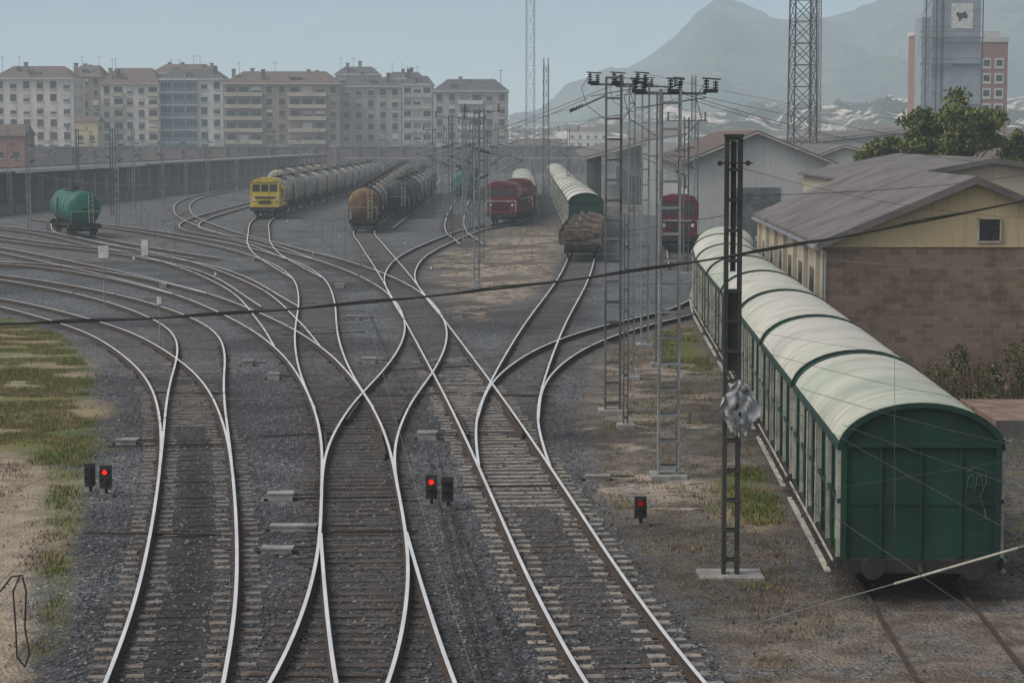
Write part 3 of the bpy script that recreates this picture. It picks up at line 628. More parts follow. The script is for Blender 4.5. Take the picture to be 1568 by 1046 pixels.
def topgear(mb,h,n=3,w=2.2):
    mb.beam('crossarm','mast',(-w/2,0,h),(w/2,0,h),.04,4); mb.beam('crossarm','mast',(-w/2,0,h-.35),(w/2,0,h-.1),.02,4)
    for i in range(n):
        xx=-w/2+w*i/(n-1); insul(mb,(xx,0,h+.05),(xx,0,h+.34),4,.07); insul(mb,(xx+.22,0,h+.05),(xx+.22,0,h+.3),4,.07)
        mb.beam('switch_blades','mast_d',(xx-.1,0,h+.36),(xx+.34,0,h+.33),.025,4); mb.cbox('switch_boxes','mast_d',(xx+.1,.0,h+.06),(.34,.15,.09))
        if i%2==0: mb.tube('jumper','wire',[(xx,0,h+.3),(xx-.25,0,h-.1),(xx-.1,0,h-.6),(xx*.4,0,h-1.0)],.012,4)
def put(mb,name,X,Y,rz=0): place(name,mb.model(),(X,Y,0),rz)
g=G(1118,880); mb=ladder_mast(8.15,.30,.14,'mast_d',.56,False,.05); 
mb.box('footing','conc',-.6,.6,-.45,.5,-.1,.03); mb.cbox('upper_plate','mast_d',(0,.0,6.9),(.10,.03,2.4)); mb.cbox('upper_plate','mast_d',(0,.0,4.6),(.26,.03,1.5)); mb.cbox('cap','mast_d',(0,0,8.2),(.36,.2,.06)); insul(mb,(-.3,0,7.7),(.35,0,7.7),5,.05)
put(mb,'catenary_mast',g[0],g[1])
g=G(938,632); mb=ladder_mast(9.9,.48,.3,'mast',.6); topgear(mb,9.7,3,1.4); mb.beam('arm','mast',(-.2,0,9.4),(-1.3,0,8.9),.03,5); insul(mb,(-.9,0,9.1),(-1.3,0,8.95),5,.05); put(mb,'catenary_mast',g[0],g[1])
g=G(1023,732); mb=ladder_mast(9.3,.5,.35,'mast_l',.62); topgear(mb,9.2,3,1.7); put(mb,'catenary_mast',g[0],g[1])
g=G(958,655); mb=ladder_mast(6.0,.14,.14,'mast',.6,True,.02); put(mb,'catenary_mast',g[0],g[1])
g=G(987,530); mb=ladder_mast(10.3,.3,.3,'mast_l',.6); topgear(mb,10.1,3,2.3); put(mb,'catenary_mast',g[0],g[1])
g=G(1008,560); mb=ladder_mast(9.7,.22,.2,'mast',.6); put(mb,'catenary_mast',g[0],g[1])
g=G(966,580); mb=ladder_mast(9.7,.22,.22,'mast_l',.6,True,.025); put(mb,'catenary_mast',g[0],g[1])
MP=0
for u,v,h,sd in [(690,372,9.8,-1),(712,388,10.2,-1),(730,440,9.6,1),(738,400,10,-1),(748,365,9.5,1),(682,345,9,1),(722,352,9.5,-1),(760,335,9.5,1),(700,330,9,-1),(665,330,9,-1),(655,318,9,1),(775,322,9,1),(745,310,9,1),(636,308,9,1),(180,345,9,1),(172,330,9,-1),(318,300,9,1),(362,292,9,1),(120,320,9,1),(45,352,9.3,1),(250,315,9,-1),(420,290,9,1),(15,330,9,1),(590,300,9,1),(1050,420,9.3,-1),(1065,385,9.3,-1),(835,300,9,1),(870,320,9,-1),(205,318,9,1),(285,305,9,-1),(500,285,9,1),(80,305,9,-1),(676,300,9,1),(715,300,9,-1),(733,290,9,1),(710,345,10,1),(727,332,10,-1),(693,318,9.5,1),(765,300,9.5,-1),(785,290,9,1),(460,285,9,-1),(140,300,9,1)]:
    g=G(u,v); mb=ladder_mast(h,.30,.22,'mast_l' if MP%3 else 'mast',.7,g[1]<150,.035); cantilever(mb,sd,2.6,'mast_l')
    if MP%3==0: mb.beam('arm','mast',(-1.2,0,h-.2),(1.2,0,h-.2),.04,4); insul(mb,(-1.1,0,h-.2),(-1.1,0,h+.3)); insul(mb,(1.1,0,h-.2),(1.1,0,h+.3))
    MP+=1; put(mb,'catenary_mast',g[0],g[1],random.uniform(-.15,.15))
def tower(name,X,Y,h,w0,w1,pitch,mt,r=.07,br=.5):
    mb=MB(); n=int(h/pitch)
    def c(k,z): w=(w0+(w1-w0)*z/h)/2; return [(-w,-w,z),(w,-w,z),(w,w,z),(-w,w,z)][k%4]
    for k in range(4):
        mb.beam('legs',mt,c(k,0),c(k,h),r,4)
        for i in range(n):
            z0=i*pitch; z1=z0+pitch; mb.beam('bracing',mt,c(k,z0),c(k+1,z1),r*br,4); mb.beam('bracing',mt,c(k+1,z0),c(k,z1),r*br,4); mb.beam('bracing',mt,c(k,z0),c(k+1,z0),r*br,4)
    mb.cbox('footing','conc',(0,0,.15),(w0+.6,w0+.6,.4)); put(mb,name,X,Y,.15)
q=P(1228,200,235); tower('lattice_tower',q[0],235,42,2.5,1.9,2.2,'mast',.10)
q=P(1247,200,300); tower('lattice_tower',q[0],300,45,1.3,1.1,1.5,'mast_l',.06)
q=P(812,200,330); tower('radio_mast',q[0],330,55,1.2,1.05,2.6,'mast_l',.035,.4)
q=P(836,200,300); tower('lighting_mast',q[0],300,18.3,.8,.6,1.6,'mast',.04)
q=P(1062,200,240); tower('lighting_mast',q[0],240,14.5,.5,.4,1.2,'mast',.03)
# ---------------------------------------------------------------- wires
def sagline(p,q,sag,n=16):
    p=Vector(p);q=Vector(q); return [tuple(p.lerp(q,i/n)-Vector((0,0,sag*4*(i/n)*(1-i/n)))) for i in range(n+1)]
A0=P(0,497,16);A1=P(500,470,16);A2=P(900,427,16);A3=P(1170,384,16);A4=P(1568,307,16)
cw=catmull([(a[0],a[2]) for a in (P(-150,499,16),A0,P(250,487,16),A1,P(700,449,16),A2,P(1060,402,16),A3,P(1400,343,16),A4,P(1750,268,16))],.1)
mb=MB(); pts=[(a,16,b2) for a,b2 in cw[::3]]; mb.tube('cable','mast_d',pts,.0075,6); mb.tube('cable','mast_d',[(a,16.0,b2+.008*math.sin(i*1.9)+.008) for i,(a,_,b2) in enumerate(pts)],.0055,5)
single('overhead_power_cable',mb)
ow=[((1290,650,36),(1620,765,30),.02),((1100,560,34),(1620,850,27),.05),((1130,690,30),(1600,1010,24),.0),((1165,385,42),(1600,410,40),.1),((1110,250,42),(1700,330,60),.4),((940,115,66),(1700,235,120),.6),((1050,145,55),(1700,255,90),.6),((985,112,90),(1700,190,160),1),((900,150,66),(640,200,200),1),((1050,150,55),(1400,210,160),.6),((0,892,30),(250,640,44),.05),((0,760,36),(260,625,52),.1),((-60,1000,26),(130,740,36),.1),((250,640,44),(560,470,90),.3),((0,640,45),(560,600,52),.3),((0,600,50),(1100,560,43),.35),((0,520,60),(1120,415,43),.4),((1000,470,60),(1568,560,40),.2),((800,600,50),(1110,600,43),.1),((1370,440,40),(1370,810,33),0),((1010,780,36),(1568,700,31),.05),((900,160,66),(0,250,180),2),((940,130,66),(500,230,260),1.5),((1130,240,42),(760,170,150),.8),((1040,150,55),(740,160,130),.8),((1130,300,42),(1700,240,90),.3),
 ((0,560,60),(1100,500,43),.5),((0,700,44),(640,560,60),.2),((120,400,120),(1110,330,43),.8),((-20,440,90),(930,380,66),.7),((560,470,60),(740,1080,26),.2),((575,470,60),(800,1080,27),.25),((1110,520,43),(1700,640,38),.2),((300,500,70),(1010,420,55),.4),((1125,560,42),(1640,700,30),.1)]
mb=MB()
for i,(a,b2,sg) in enumerate(ow): mb.tube('wires','wire' if i<3 or i%3 else 'wire_l',sagline(P(*a),P(*b2),sg),.0045 if max(a[2],b2[2])<70 else .009,4)
for k,z1 in (('C',5.45),('B1',5.45),('T1',5.45),('D',5.45),('Hh',5.45),('G',5.45),('J',5.45),('X1',5.45),('X2',5.45)):
    A=PATH[k]; st=A[(A[:,1]>44)][::90]
    for a,b2 in zip(st[:-1],st[1:]):
        mb.tube('contact_wire','wire',[(a[0],a[1],z1),(b2[0],b2[1],z1)],.007,4); mm=sagline((a[0],a[1],z1+1.3),(b2[0],b2[1],z1+1.3),.8,8); mb.tube('messenger_wire','wire',mm,.007,4)
        for i in range(1,8): mb.beam('dropper','wire',mm[i],(mm[i][0],mm[i][1],z1),.004,4)
single('catenary_wires',mb)
mb=MB()
for pl in ([(655,690),(690,850),(742,1060)],[(690,770),(740,900),(805,1060)],[(640,640),(600,560),(565,480)],[(670,690),(705,850),(757,1060)]):
    pts=[(*G(u,v,.12),.12) for u,v in pl]; mb.tube('rods','under',pts,.016,5)
    for a,b2 in zip(pts[:-1],pts[1:]):
        for i in range(1,7): q=Vector(a).lerp(Vector(b2),i/7); mb.cbox('stools','conc_d',(q.x,q.y,.05),(.1,.1,.12))
for u0,v0,u1,v1 in [(440,762,625,760),(130,815,330,818),(165,683,350,680),(470,815,640,812),(700,745,860,742),(400,668,520,662),(505,608,700,600),(225,600,350,602),(600,566,720,560),(730,602,840,606),(430,512,560,508)]:
    mb.tube('cross_rods','under',[(*G(u0,v0,.06),.06),(*G(u1,v1,.06),.06)],.022,5)
single('point_rodding',mb)
mb=MB(); mb.beam('strut','trimw',P(1370,893,31),P(1560,838,29),.018,8); mb.beam('strut','wire_l',P(1150,955,33),P(1370,893,31),.008,6); mb.beam('strut','wire_l',P(1560,838,29),P(1700,800,28),.02,6); single('stay_wire_with_insulator',mb)
mb=MB()
mb.tube('loop','black',[P(u,v,34) for u,v in [(0,905),(18,882),(34,880),(40,905),(38,960),(45,1000),(38,1020),(26,1005),(24,960),(20,905),(30,882)]],.014,6); single('hanging_cable',mb)
# ---------------------------------------------------------------- trackside items
def signal(u,v,hh=.5,red=True,w=.22,lit=True):
    g=G(u,v); mb=MB(); mb.cbox('base','conc_d',(0,0,.03),(.36,.3,.1)); mb.beam('post','black',(0,0,.06),(0,0,.25),.04,8)
    mb.cbox('case','black',(0,0,.22+hh/2),(w,.2,hh)); mb.cbox('backboard','black',(0,-.105,.22+hh/2),(w+.04,.012,hh+.04))
    for i,z in enumerate((.22+hh*.72,.22+hh*.3)):
        on=(i==0 and red); mb.beam('lens','redlamp' if on and lit else ('dimlamp' if on else 'glass'),(0,-.115,z),(0,-.145,z),.06 if on else .055,14)
        for k in range(6):
            an=math.radians(k*30); an2=math.radians(k*30+30)
            mb.add('hood','black',[(math.cos(an)*.085,-.11,z+math.sin(an)*.085),(math.cos(an2)*.085,-.11,z+math.sin(an2)*.085),(math.cos(an2)*.085,-.22,z+math.sin(an2)*.08),(math.cos(an)*.085,-.22,z+math.sin(an)*.08)],[(0,1,2,3)])
    put(mb,'dwarf_signal',g[0],g[1],random.uniform(-.1,.1))
signal(163,760); signal(139,757,red=False,w=.18); signal(661,776); signal(686,780,red=False); signal(981,806,lit=False,hh=.42)
def cabinet(u,v,sx_=.5,sy_=.9,h=.18,mt='conc'):
    g=G(u,v); mb=MB(); mb.cbox('casing',mt,(0,0,h/2),(sx_,sy_,h)); mb.cbox('lid',mt,(0,0,h+.02),(sx_+.04,sy_+.04,.035)); mb.beam('drive_rod','under',(0,sy_*.3,.1),(sx_*1.6,sy_*.3,.1),.02,5); mb.cbox('feet','under',(0,-sy_*.3,.03),(sx_+.2,.08,.05)); put(mb,'point_machine',g[0],g[1],random.uniform(-.08,.08))
for a in [(430,765,.55,.4,.15),(450,812,.95,.3,.1),(425,845,.6,.35,.08),(655,672,.5,.5),(915,735,.55,.3,.1),(565,556,.5,.4),(420,580,.4,.4),(195,680,.55,.4,.12),(700,485,.5,.5),(540,490,.6,.4),(380,560,.4,.4),(385,400,.5,.5),(520,440,.5,.5),(250,440,.4,.4),(560,395,.5,.5)]: cabinet(*a)
def marker(u,v,h,w,hh,nm='track_marker_sign'):
    g=G(u,v); mb=MB(); mb.beam('post','mast_l',(0,0,0),(0,0,h),.03,6); mb.cbox('plate','whitep',(0,-.05,h),(w,.02,hh)); mb.cbox('frame','mast',(0,-.035,h),(w+.06,.01,hh+.06)); put(mb,nm,g[0],g[1])
marker(160,472,2.7,.5,.6); marker(222,408,1.2,.45,1.0); marker(245,530,1.8,.2,.3)
for u,v in [(205,405),(330,430),(470,350),(350,350),(520,370),(440,345),(620,380),(300,345),(250,360),(660,420),(480,395)]: marker(u,v,.4,.12,.2,'fouling_point_marker')
M['plastic']=mat('torn_plastic_sheet',(.36,.37,.38),(.22,.23,.24),5,.5,0,.2)
g=G(1118,880); vs=[];fs=[]; n=16
for j in range(n):
    for i in range(n):
        a=i/(n-1)-.5; b2=j/(n-1)-.5; w=.78*(1-.75*abs(b2*2)**1.5)
        vs.append((g[0]+.16+a*w+.1*noise.noise((i*.4,j*.4,1)),g[1]-.22+.16*noise.noise((i*.45,j*.45,5)),3.15+b2*.95+.12*noise.noise((i*.5,j*.3,9))))
for j in range(n-1):
    for i in range(n-1):
        if noise.noise((i*.5,j*.5,2))<.35: fs.append((j*n+i,j*n+i+1,(j+1)*n+i+1,(j+1)*n+i))
me=bpy.data.meshes.new('snagged_plastic_sheet'); me.from_pydata(vs,[],fs); me.materials.append(M['plastic']); me.polygons.foreach_set('use_smooth',[True]*len(fs)); o=bpy.data.objects.new('snagged_plastic_sheet',me); S.collection.objects.link(o)
for u,v,a,b2 in [(950,752,1.3,1.0),(1050,738,1.0,.8),(1050,560,1.0,2),(1070,655,.7,.5),(1030,780,1.3,.4)]:
    g=G(u,v); mb=MB(); n=22; pts=[(math.cos(k/n*6.28)*a*random.uniform(.36,.6),math.sin(k/n*6.28)*b2*random.uniform(.36,.6)) for k in range(n)]
    mb.add('slab','soilsand',[(p_[0],p_[1],-.1) for p_ in pts]+[(p_[0]*.93,p_[1]*.93,.025) for p_ in pts],[(k,(k+1)%n,n+(k+1)%n,n+k) for k in range(n)]+[tuple(range(n,2*n))]); o=single('concrete_slab',mb); o.location=(g[0],g[1],0)
mb=MB(); mb.box('deck','ramp',13.3,24,62,67.5,-.1,.42); mb.box('kerb','conc_d',13.2,24,61.85,61.99,-.1,.48); single('loading_ramp',mb)
# ---------------------------------------------------------------- sheds
def gabled(name,x0,x1,y0,y1,he,hr,shear,lower,upper,roof,xr=None,split=None,over=.35,extra=None,barge='trimw'):
    mb=MB(); xr=xr if xr is not None else (x0+x1)/2
    sh=Matrix.Identity(4); sh[0][1]=shear; sh=Matrix.Translation((0,y0,0))@sh; mb.M=sh; D=y1-y0
    if split: mb.box('lower_walls',lower,x0,x1,0,D,0,split); mb.box('string_course',upper,x0-.04,x1+.04,-.04,D+.04,split,split+.08)
    zb=(split+.08) if split else 0
    mb.prism('upper_walls',upper,[(x0,zb),(x1,zb),(x1,he),(xr,hr),(x0,he)],0,D)
    for a,b2,za,zb2 in ((x0-over,xr,he-over*(hr-he)/(xr-x0),hr),(xr,x1+over,hr,he-over*(hr-he)/(x1-xr))):
        mb.prism('roof',roof,[(a,za+.02),(b2,zb2+.02),(b2,zb2+.14),(a,za+.14)],-over,D+over)
        mb.prism('bargeboard',barge,[(a,za-.12),(b2,zb2-.12),(b2,zb2+.015),(a,za+.015)],-over-.04,-over+.02)
    if extra: extra(mb,D)
    place(name,mb.model()); 
def ex(mb,D):
    xw=(1515-784)/44.9
    mb.cbox('window_opening','black',(xw,-.02,5.0),(.72,.06,.72)); 
    for a in (-.38,.38): mb.cbox('window_frame','trimw',(xw+a,-.05,5.0),(.06,.06,.8))
    for a in (-.4,.4): mb.cbox('window_frame','trimw',(xw,-.05,5.0+a),(.82,.06,.06))
    mb.cbox('window_bars','under',(xw,-.055,5.0),(.03,.02,.7)); mb.cbox('window_bars','under',(xw,-.06,5.0),(.7,.02,.03))
    mb.box('side_render','f_cream',10.70,10.75,0,D,.0,4.3)
    for y_ in np.arange(2,D,4.2): mb.cbox('pilasters','f_cream',(10.62,y_,2.1),(.14,.5,4.2)); mb.cbox('side_windows','glass',(10.68,y_+2.1,3.0),(.06,1.4,1.0))
    mb.cbox('gutter','mast_l',(10.36,D/2,4.42),(.12,D,.1))
    mb.beam('drainpipe','mast_l',(10.62,-.08,.2),(10.62,-.08,4.3),.05,8)
gabled('brick_shed',10.76,20.9,78,106,4.62,6.7,.028,'block','f_yellow','roof_g',15.75,4.42,.35,ex,'roof_g')
gabled('brick_shed',17.8,30,112,140,5.9,7.0,.0,'f_cream','f_cream','roof_g',23.5,barge='roof_g')
def exw(x0,x1):
    def f(mb,D):
        mb.box('gable_door','mast',(x0+x1)/2-1.8,(x0+x1)/2+1.8,-.06,-.003,0,4.2)
        for y_ in np.arange(2,D,5): mb.cbox('side_windows','glassd',(x0-.03,y_,4.6),(.06,2.4,1.0)); mb.cbox('side_pilasters','shed_w',(x0-.08,y_+2.5,3),(.16,.4,6))
    return f
gabled('warehouse',13.6,24.5,178,232,6.3,8.5,.03,'shed_w','shed_w','roof_b',19.0,over=.8,extra=exw(13.6,24.5))
gabled('warehouse',25.0,35,200,250,5.9,7.3,.03,'f_pale','f_pale','roof_g',29,extra=exw(25,35))
gabled('warehouse',36,50,190,230,5.2,7.4,.0,'f_cream','f_cream','roof_b')
gabled('warehouse',34,60,260,300,7.6,9.0,.0,'shed_w','shed_w','roof_g')
mb=MB(); 
mb.prism('roof','roof_g',[(-1.2,5.9),(5.2,7.6),(9.5,8.3),(9.5,8.45),(5.2,7.75),(-1.2,6.05)],0,110)
for y_ in range(0,110,7):
    mb.beam('columns','mast_d',(.6,y_+.5,0),(.6,y_+.5,6.2),.12,6); mb.beam('brackets','mast_d',(.6,y_+.5,5),(-1.1,y_+.5,5.95),.06,4)
mb.box('wall','shed_w',4.9,5.15,0,110,0,7.55); mb.box('platform','conc',.3,4.9,0,110,0,1.0); mb.prism('front_fascia','trimw',[(-1.2,5.7),(5.2,7.4),(5.2,7.59),(-1.2,5.89)],-.1,-.02)
for y_ in range(4,106,8): mb.cbox('doors','mast',(4.86,y_,2.4),(.06,2.6,2.8))
mb.box('end_wall','shed_w',5.15,9.4,0,.2,0,7.55)
put(mb,'platform_canopy',8.5,236,-.02)
a=Vector((-56,225)); b2=Vector((-39,480)); dd=(b2-a); Lc=dd.length; mb=MB()
mb.box('roof','conc_d',-5,1.5,0,Lc,4.2,4.45); mb.box('fascia','whitep',1.52,1.6,Lc*.08,Lc*.32,4.2,4.55); mb.box('rear_wall','conc_d',-5.3,-5,0,Lc,0,4.6); mb.box('platform','conc_d',-5,1.2,0,Lc,0,.9)
for k in range(int(Lc/6)): mb.cbox('columns','conc',(.8,3+k*6,2.5),(.35,.35,3.4)); mb.cbox('beams','conc_d',(-1.8,3+k*6,4.0),(6,.3,.3))
put(mb,'station_platform_canopy',a.x,a.y,math.atan2(dd.y,dd.x)-math.pi/2)
M['wallp']=mat('boundary_wall',(.16,.12,.115),(.09,.075,.07),.08,.9,0,.5,streak=.5)
mb=MB(); mb.box('wall','wallp',-190,28,520,520.6,0,5.6); mb.box('coping','conc_d',-190,28,519.8,520.8,5.6,5.85)
for k in range(-190,28,5): mb.cbox('buttress','wallp',(k,519.7,2.8),(.6,.5,5.6)); mb.beam('fence_posts','mast',(k,520.3,5.8),(k,520.3,7.3),.07,4)
mb.beam('fence_rail','mast',(-190,520.3,7.3),(28,520.3,7.3),.05,4); mb.beam('fence_rail','mast',(-190,520.3,6.6),(28,520.3,6.6),.04,4)
place('boundary_wall',mb.model())
mb=MB(); mb.box('wall','conc_d',-36,26,500,501,0,3.2); mb.box('coping','conc',-36,26,499.9,501.1,3.2,3.45)
for k in range(-36,26,4): mb.cbox('piers','conc_d',(k,499.8,1.6),(.5,.4,3.2))
place('retaining_wall',mb.model())
# ---------------------------------------------------------------- apartment blocks
def px600(u,Y=600.0): return (u-784)*Y/F
def pz(v,Y=600.0): return H+(208-v)*Y/F
def block(u0,u1,vt,wall,roof,vroof,Y=600,depth=16,floors=None,style=0,bal='f_pale',seed=1,accent=None,hip=True):
    rr=random.Random(seed); mb=MB(); x0,x1=px600(u0,Y),px600(u1,Y); zt=pz(vt,Y); zr=pz(vroof,Y); w=x1-x0
    mb.box('walls',wall,x0,x1,Y,Y+depth,0,zt); mb.box('cornice',bal,x0-.3,x1+.3,Y-.9,Y+depth+.3,zt,zt+.25)
    zb=zt+.25; i=min(w*.18,4)
    if zr>zb+.3:
        mb.add('roof',roof,[(x0-.3,Y-.9,zb),(x1+.3,Y-.9,zb),(x1+.3,Y+depth,zb),(x0-.3,Y+depth,zb),(x0+i,Y+depth/2,zr),(x1-i,Y+depth/2,zr)],[(0,1,5,4),(1,2,5),(2,3,4,5),(3,0,4)])
    for _ in range(max(2,int(w/5))):
        cx=rr.uniform(x0+1,x1-1); cy=Y+rr.uniform(2,depth-2); zc=zb+ (zr-zb)*.3; hh=rr.uniform(1.8,3.2)
        mb.cbox('chimneys',rr.choice(['brick','roof_d','f_brown','f_grey']),(cx,cy,zc+hh/2),(.9,.9,hh)); mb.cbox('chimney_caps','conc_d',(cx,cy,zc+hh+.1),(1.15,1.15,.2))
    for _ in range(max(1,int(w/10))):
        cx=rr.uniform(x0+3,x1-3); mb.cbox('dormers',wall,(cx,Y+2.6,zb+.8),(1.5,2.0,1.3)); mb.cbox('dormers','glassd',(cx,Y+1.58,zb+.85),(1.0,.05,.8)); mb.cbox('dormers',roof,(cx,Y+2.4,zb+1.55),(1.9,2.5,.2))
    for _ in range(2):
        cx=rr.uniform(x0+1,x1-1); mb.beam('aerials','mast',(cx,Y+4,zb),(cx,Y+4,zr+2.5),.06,4); mb.beam('aerials','mast',(cx-.7,Y+4,zr+2.1),(cx+.7,Y+4,zr+2.1),.04,4)
    fl=floors or int(round((zt-1)/2.95)); fh=zt/fl; nb=max(3,int(w/3.0)); bw_=w/nb
    for f in range(fl):
        z0=f*fh
        for k in range(nb):
            xc=x0+(k+.5)*bw_; balc=(style==1) or (style==2 and k%3==1) or (style==3 and k<nb*.45) or (style==5 and k%5 in (0,1,2))
            if style==4 and k in (nb//2,nb//2-1): balc=True
            ww=bw_*(.72 if balc else .48); hh=fh*(.72 if balc else .58); zc=z0+fh*(.42 if balc else .55)
            if style==3 and balc:
                mb.box('glazed_bays','f_blue',xc-bw_*.42,xc+bw_*.42,Y-.9,Y,z0+.25,z0+fh-.15)
                for s_ in (-.26,0,.26): mb.cbox('bay_panes','glassd',(xc+s_*bw_,Y-.93,z0+fh*.6),(bw_*.2,.05,fh*.4))
                mb.box('bay_slabs','f_pale',xc-bw_*.46,xc+bw_*.46,Y-1.0,Y,z0+fh-.14,z0+fh+.08); continue
            mb.cbox('window_frames','whitep' if rr.random()<.35 else bal,(xc,Y-.02,zc),(ww+.15,.1,hh+.15))
            mb.cbox('windows','glassd',(xc,Y-.06,zc),(ww,.06,hh))
            if rr.random()<.45: sh=rr.uniform(.2,.75)*hh; mb.cbox('shutters',rr.choice(['f_pale','f_beige',wall,'f_brown']),(xc,Y-.11,zc+hh/2-sh/2),(ww,.05,sh))
            if balc:
                mb.box('balcony_slabs',bal,xc-bw_*.49,xc+bw_*.49,Y-1.4,Y,z0+.0,z0+.18); mb.box('balcony_parapets',accent or bal,xc-bw_*.49,xc+bw_*.49,Y-1.4,Y-1.28,z0+.18,z0+1.0)
                for s_ in (-.49,.47): mb.box('balcony_parapets',accent or bal,xc+s_*bw_,xc+(s_+.02)*bw_,Y-1.28,Y,z0+.18,z0+1.0)
            else: mb.cbox('sills',bal,(xc,Y-.15,zc-hh/2-.12),(ww+.3,.3,.1))
    for f in range(fl):
        for yy in (3,7,11): 
            mb.cbox('side_windows','glassd',(x1+.02,Y+yy,f*fh+fh*.55),(.06,1.2,fh*.45)); mb.cbox('side_windows','glassd',(x0-.02,Y+yy,f*fh+fh*.55),(.06,1.2,fh*.45))
    place('apartment_building',mb.model())
block(-70,-8,128,'f_beige','roof_b',112,seed=1,style=2)
block(-6,116,122,'f_white','roof_b',101,Y=585,seed=2,style=0,bal='f_white')
block(112,158,118,'f_brown','roof_b',100,Y=612,seed=3,style=0,bal='f_beige')
block(158,246,130,'f_white','roof_b',104,Y=598,seed=4,style=2,bal='f_beige')
block(248,344,123,'f_pale','roof_d',105,Y=600,seed=5,style=3)
block(346,521,130,'f_brown','roof_b',109,Y=590,seed=6,style=5,bal='f_beige',accent='f_beige')
block(523,615,134,'f_grey','roof_d',118,Y=606,seed=7,style=0,bal='f_pale')
block(617,662,131,'f_pale','roof_d',116,Y=600,seed=8,style=1,accent='f_grey')
block(664,778,141,'f_grey','roof_d',121,Y=596,seed=9,style=4,bal='f_pale')
block(515,580,116,'f_grey','roof_d',102,Y=640,seed=17,style=0)
block(235,330,114,'f_grey','roof_b',98,Y=650,seed=18,style=0)
block(590,650,122,'f_pale','roof_d',110,Y=650,seed=19,style=0)
def house(u0,u1,vt,vr,Y,wall,roof='roof_b'):
    mb=MB(); x0,x1=px600(u0,Y),px600(u1,Y); zt=pz(vt,Y); zr=pz(vr,Y); mb.box('walls',wall,x0,x1,Y,Y+9,0,zt)
    mb.add('roof',roof,[(x0-.4,Y-.4,zt),(x1+.4,Y-.4,zt),(x1+.4,Y+9.4,zt),(x0-.4,Y+9.4,zt),(x0,Y+4.5,zr),(x1,Y+4.5,zr)],[(0,1,5,4),(1,2,5),(2,3,4,5),(3,0,4)])
    n=max(2,int((x1-x0)/3)); 
    for f in range(max(1,int(zt/3))):
        for k in range(n): xc=x0+(k+.5)*(x1-x0)/n; mb.cbox('windows','glassd',(xc,Y-.03,f*3+1.7),(1.1,.08,1.2)); mb.cbox('sills','whitep',(xc,Y-.08,f*3+1.0),(1.4,.2,.12))
    place('house',mb.model())
house(118,152,186,178,560,'f_yellow'); house(-60,40,208,190,420,'brick'); house(790,860,222,212,560,'f_brown')
for u0,u1,vt,vr,Y,w in [(1255,1330,205,200,700,'f_pale'),(1340,1400,196,190,800,'f_beige'),(1180,1250,206,200,900,'f_white'),(960,1040,205,199,700,'f_pale'),(1000,1060,196,190,900,'f_white'),(1270,1340,190,185,1100,'f_pale'),(1540,1640,205,195,500,'f_beige'),(870,930,200,194,900,'f_white'),(1090,1160,203,197,800,'f_beige')]: house(u0,u1,vt,vr,Y,w)
Y=420; mb=MB(); s_=F/Y; X=lambda u:(u-784)/s_; Z=lambda v:H+(208-v)/s_
mb.box('shaft','f_tower',X(1422),X(1496),Y,Y+9,0,Z(-60)); mb.box('shoulder','f_tower',X(1408),X(1436),Y+1,Y+8,0,Z(28)); mb.box('recess','conc_d',X(1436),X(1440),Y-.05,Y+.02,Z(160),Z(-60))
mb.add('chute','f_tower',[(X(1496),Y-.3,Z(68)),(X(1440),Y-.3,Z(110)),(X(1440),Y-.3,Z(160)),(X(1496),Y-.3,Z(160)),(X(1496),Y,Z(68)),(X(1440),Y,Z(110)),(X(1440),Y,Z(160)),(X(1496),Y,Z(160))],[(0,1,2,3),(0,4,5,1),(2,6,7,3),(0,3,7,4),(1,5,6,2)])
mb.box('sign_board','whitep',X(1451),X(1484),Y-.12,Y-.02,Z(46),Z(8))
cxs,czs=X(1467),Z(27); 
mb.add('sign_emblem','black',[(cxs+math.cos(a)*1.1*k,Y-.14,czs+math.sin(a)*1.3*k) for a,k in [(i/12*6.28,(1,.8,.9,.35,.5,1.1,.9,.6,1,.4,.3,.8)[i]) for i in range(12)]],[tuple(range(12))])
for z_ in np.arange(4,44,3): mb.box('panel_joints','conc_d',X(1422),X(1496),Y-.03,Y,z_,z_+.08)
for z_ in (Z(60),Z(100)): mb.box('gallery','mast',X(1404),X(1500),Y-1,Y-.35,z_,z_+.15); mb.beam('gallery_rail','mast',(X(1404),Y-1,z_+1.1),(X(1500),Y-1,z_+1.1),.05,4)
for u_ in (1412,1428,1498): mb.beam('service_pipes','mast_d',(X(u_),Y-.6,0),(X(u_),Y-.6,Z(-60)),.12,5)
for k in range(14): mb.beam('stair_bracing','mast',(X(1404),Y-.7,k*3),(X(1422),Y-.7,k*3+3),.07,4)
place('industrial_silo_tower',mb.model())
def bflat(u0,u1,vt,Y,seed):
    mb=MB(); s_=F/Y; x0,x1=(u0-784)/s_,(u1-784)/s_; zt=H+(208-vt)/s_; mb.box('walls','brick',x0,x1,Y,Y+12,0,zt); mb.box('parapet','f_pale',x0-.2,x1+.2,Y-.2,Y+12.2,zt,zt+.9); mb.box('plant_room','f_pale',x0+1.2,x1-1.2,Y+2,Y+8,zt+.9,zt+2.2)
    n=int(zt/3)
    for f in range(n):
        for k in range(2):
            xc=x0+(x1-x0)*(.3+.42*k); mb.cbox('window_bands','f_pale',(xc,Y-.05,f*3+1.6),((x1-x0)*.3,.12,2.1)); mb.cbox('windows','glassd',(xc,Y-.12,f*3+1.7),((x1-x0)*.2,.06,1.2))
    place('brick_apartment_tower',mb.model())
bflat(1402,1421,55,470,1); bflat(1492,1538,66,460,2)
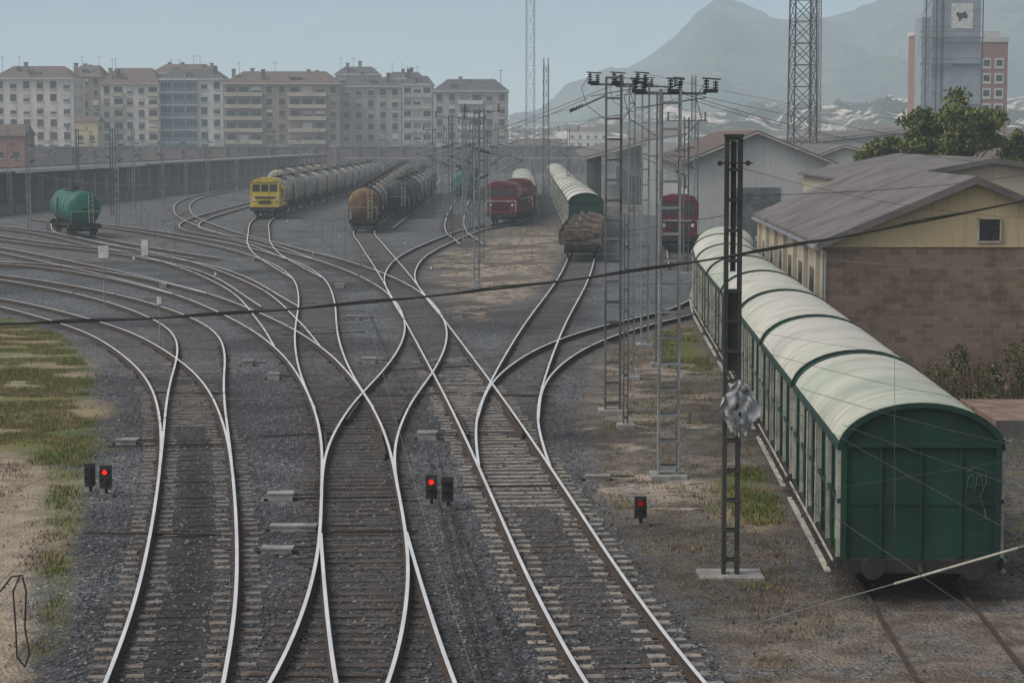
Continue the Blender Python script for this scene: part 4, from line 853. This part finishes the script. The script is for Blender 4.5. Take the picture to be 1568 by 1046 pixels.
# ---------------------------------------------------------------- hills
def hill(name,ridge,Y,depth,mt,seed,amp,nu=300,nv=44,rs=1.0):
    us=np.linspace(ridge[0][0],ridge[-1][0],nu); rv=np.interp(us,[r[0] for r in ridge],[r[1] for r in ridge]); vs=[];fs=[]
    k_=np.ones(5)/5; rv=np.r_[rv[:2],np.convolve(rv,k_,'valid'),rv[-2:]]
    for j in range(nv+6):
        t_=j/(nv-1)
        for i in range(nu):
            zr=max(2,H+(208-rv[i])*Y/F); yy=Y-depth+depth*t_; xx=(us[i]-784)*Y/F
            f=t_**.85 if t_<=1 else max(0,1-(t_-1)*2.0)
            nn=noise.fractal((xx/(amp*5),yy/(amp*9),seed),.8,2.1,7)
            rd=1-abs(noise.noise((xx/(amp*3.2)+3,yy/(amp*14),seed+5)))*2.4
            w=math.sin(min(1,t_)*math.pi)**.6 if t_<1 else 0
            vs.append((xx,yy,-3+f*zr+(nn*amp*.55+rd*amp*.8)*w+nn*amp*.25*min(1,t_)))
    for j in range(nv+5):
        for i in range(nu-1): fs.append((j*nu+i,j*nu+i+1,(j+1)*nu+i+1,(j+1)*nu+i))
    me=bpy.data.meshes.new(name); me.from_pydata(vs,[],fs); me.polygons.foreach_set('use_smooth',[True]*len(fs)); me.materials.append(M[mt]); o=bpy.data.objects.new(name,me); S.collection.objects.link(o)
def hm(name,c1,c2,c3,s1,lo=.6,hi=.7):
    m,t,b=newmat(name); ge=N(t,'ShaderNodeNewGeometry').outputs['Position']
    c=mixc(t,c1,c2,ramp(t,ntex(t,ge,s1,10,.7),.42,.60)); c=mixc(t,c,c3,ramp(t,ntex(t,ge,s1*2.2,8,.65),lo,hi)); c=mixc(t,c,tuple(v*.4 for v in c1),ramp(t,ntex(t,ge,s1*9,6,.7),.5,.62)); t.links.new(c,b.inputs['Base Color']); b.inputs['Roughness'].default_value=1; b.inputs['Specular IOR Level'].default_value=0; bump(t,b,ntex(t,ge,s1*7,6,.7),.12/s1,.8); return m
M['h1']=hm('hill_forest',(.014,.027,.018),(.065,.075,.045),(.17,.15,.11),.009,.62,.72)
M['h0']=hm('low_hill_scrub',(.03,.04,.025),(.10,.10,.07),(.55,.48,.42),.014,.5,.58)
M['h2']=hm('mountain',(.04,.06,.05),(.10,.11,.09),(.16,.15,.13),.002)
hill('low_hill',[(760,203),(860,190),(930,178),(1000,165),(1080,168),(1150,156),(1230,150),(1300,152),(1360,148),(1420,158),(1500,150),(1600,140),(1800,120)],1500,600,'h0',3,9)
hill('hill',[(780,205),(830,185),(870,160),(905,135),(945,108),(970,92),(1000,74),(1030,50),(1048,34),(1060,18),(1076,8),(1092,-4),(1112,-2),(1135,4),(1165,26),(1195,42),(1225,40),(1260,28),(1310,22),(1350,6),(1400,-8),(1470,-30),(1560,-30),(1700,-60),(1900,-80)],2900,1100,'h1',9,34)
hill('mountain_range',[(-1500,-120),(-600,-60),(0,-30),(300,-25),(600,-20),(760,-40),(950,-60),(1100,-90),(1300,-60),(1568,-110),(2200,-150),(3200,-100)],9000,3500,'h2',21,90,320,36)
print('objects',len(bpy.data.objects))
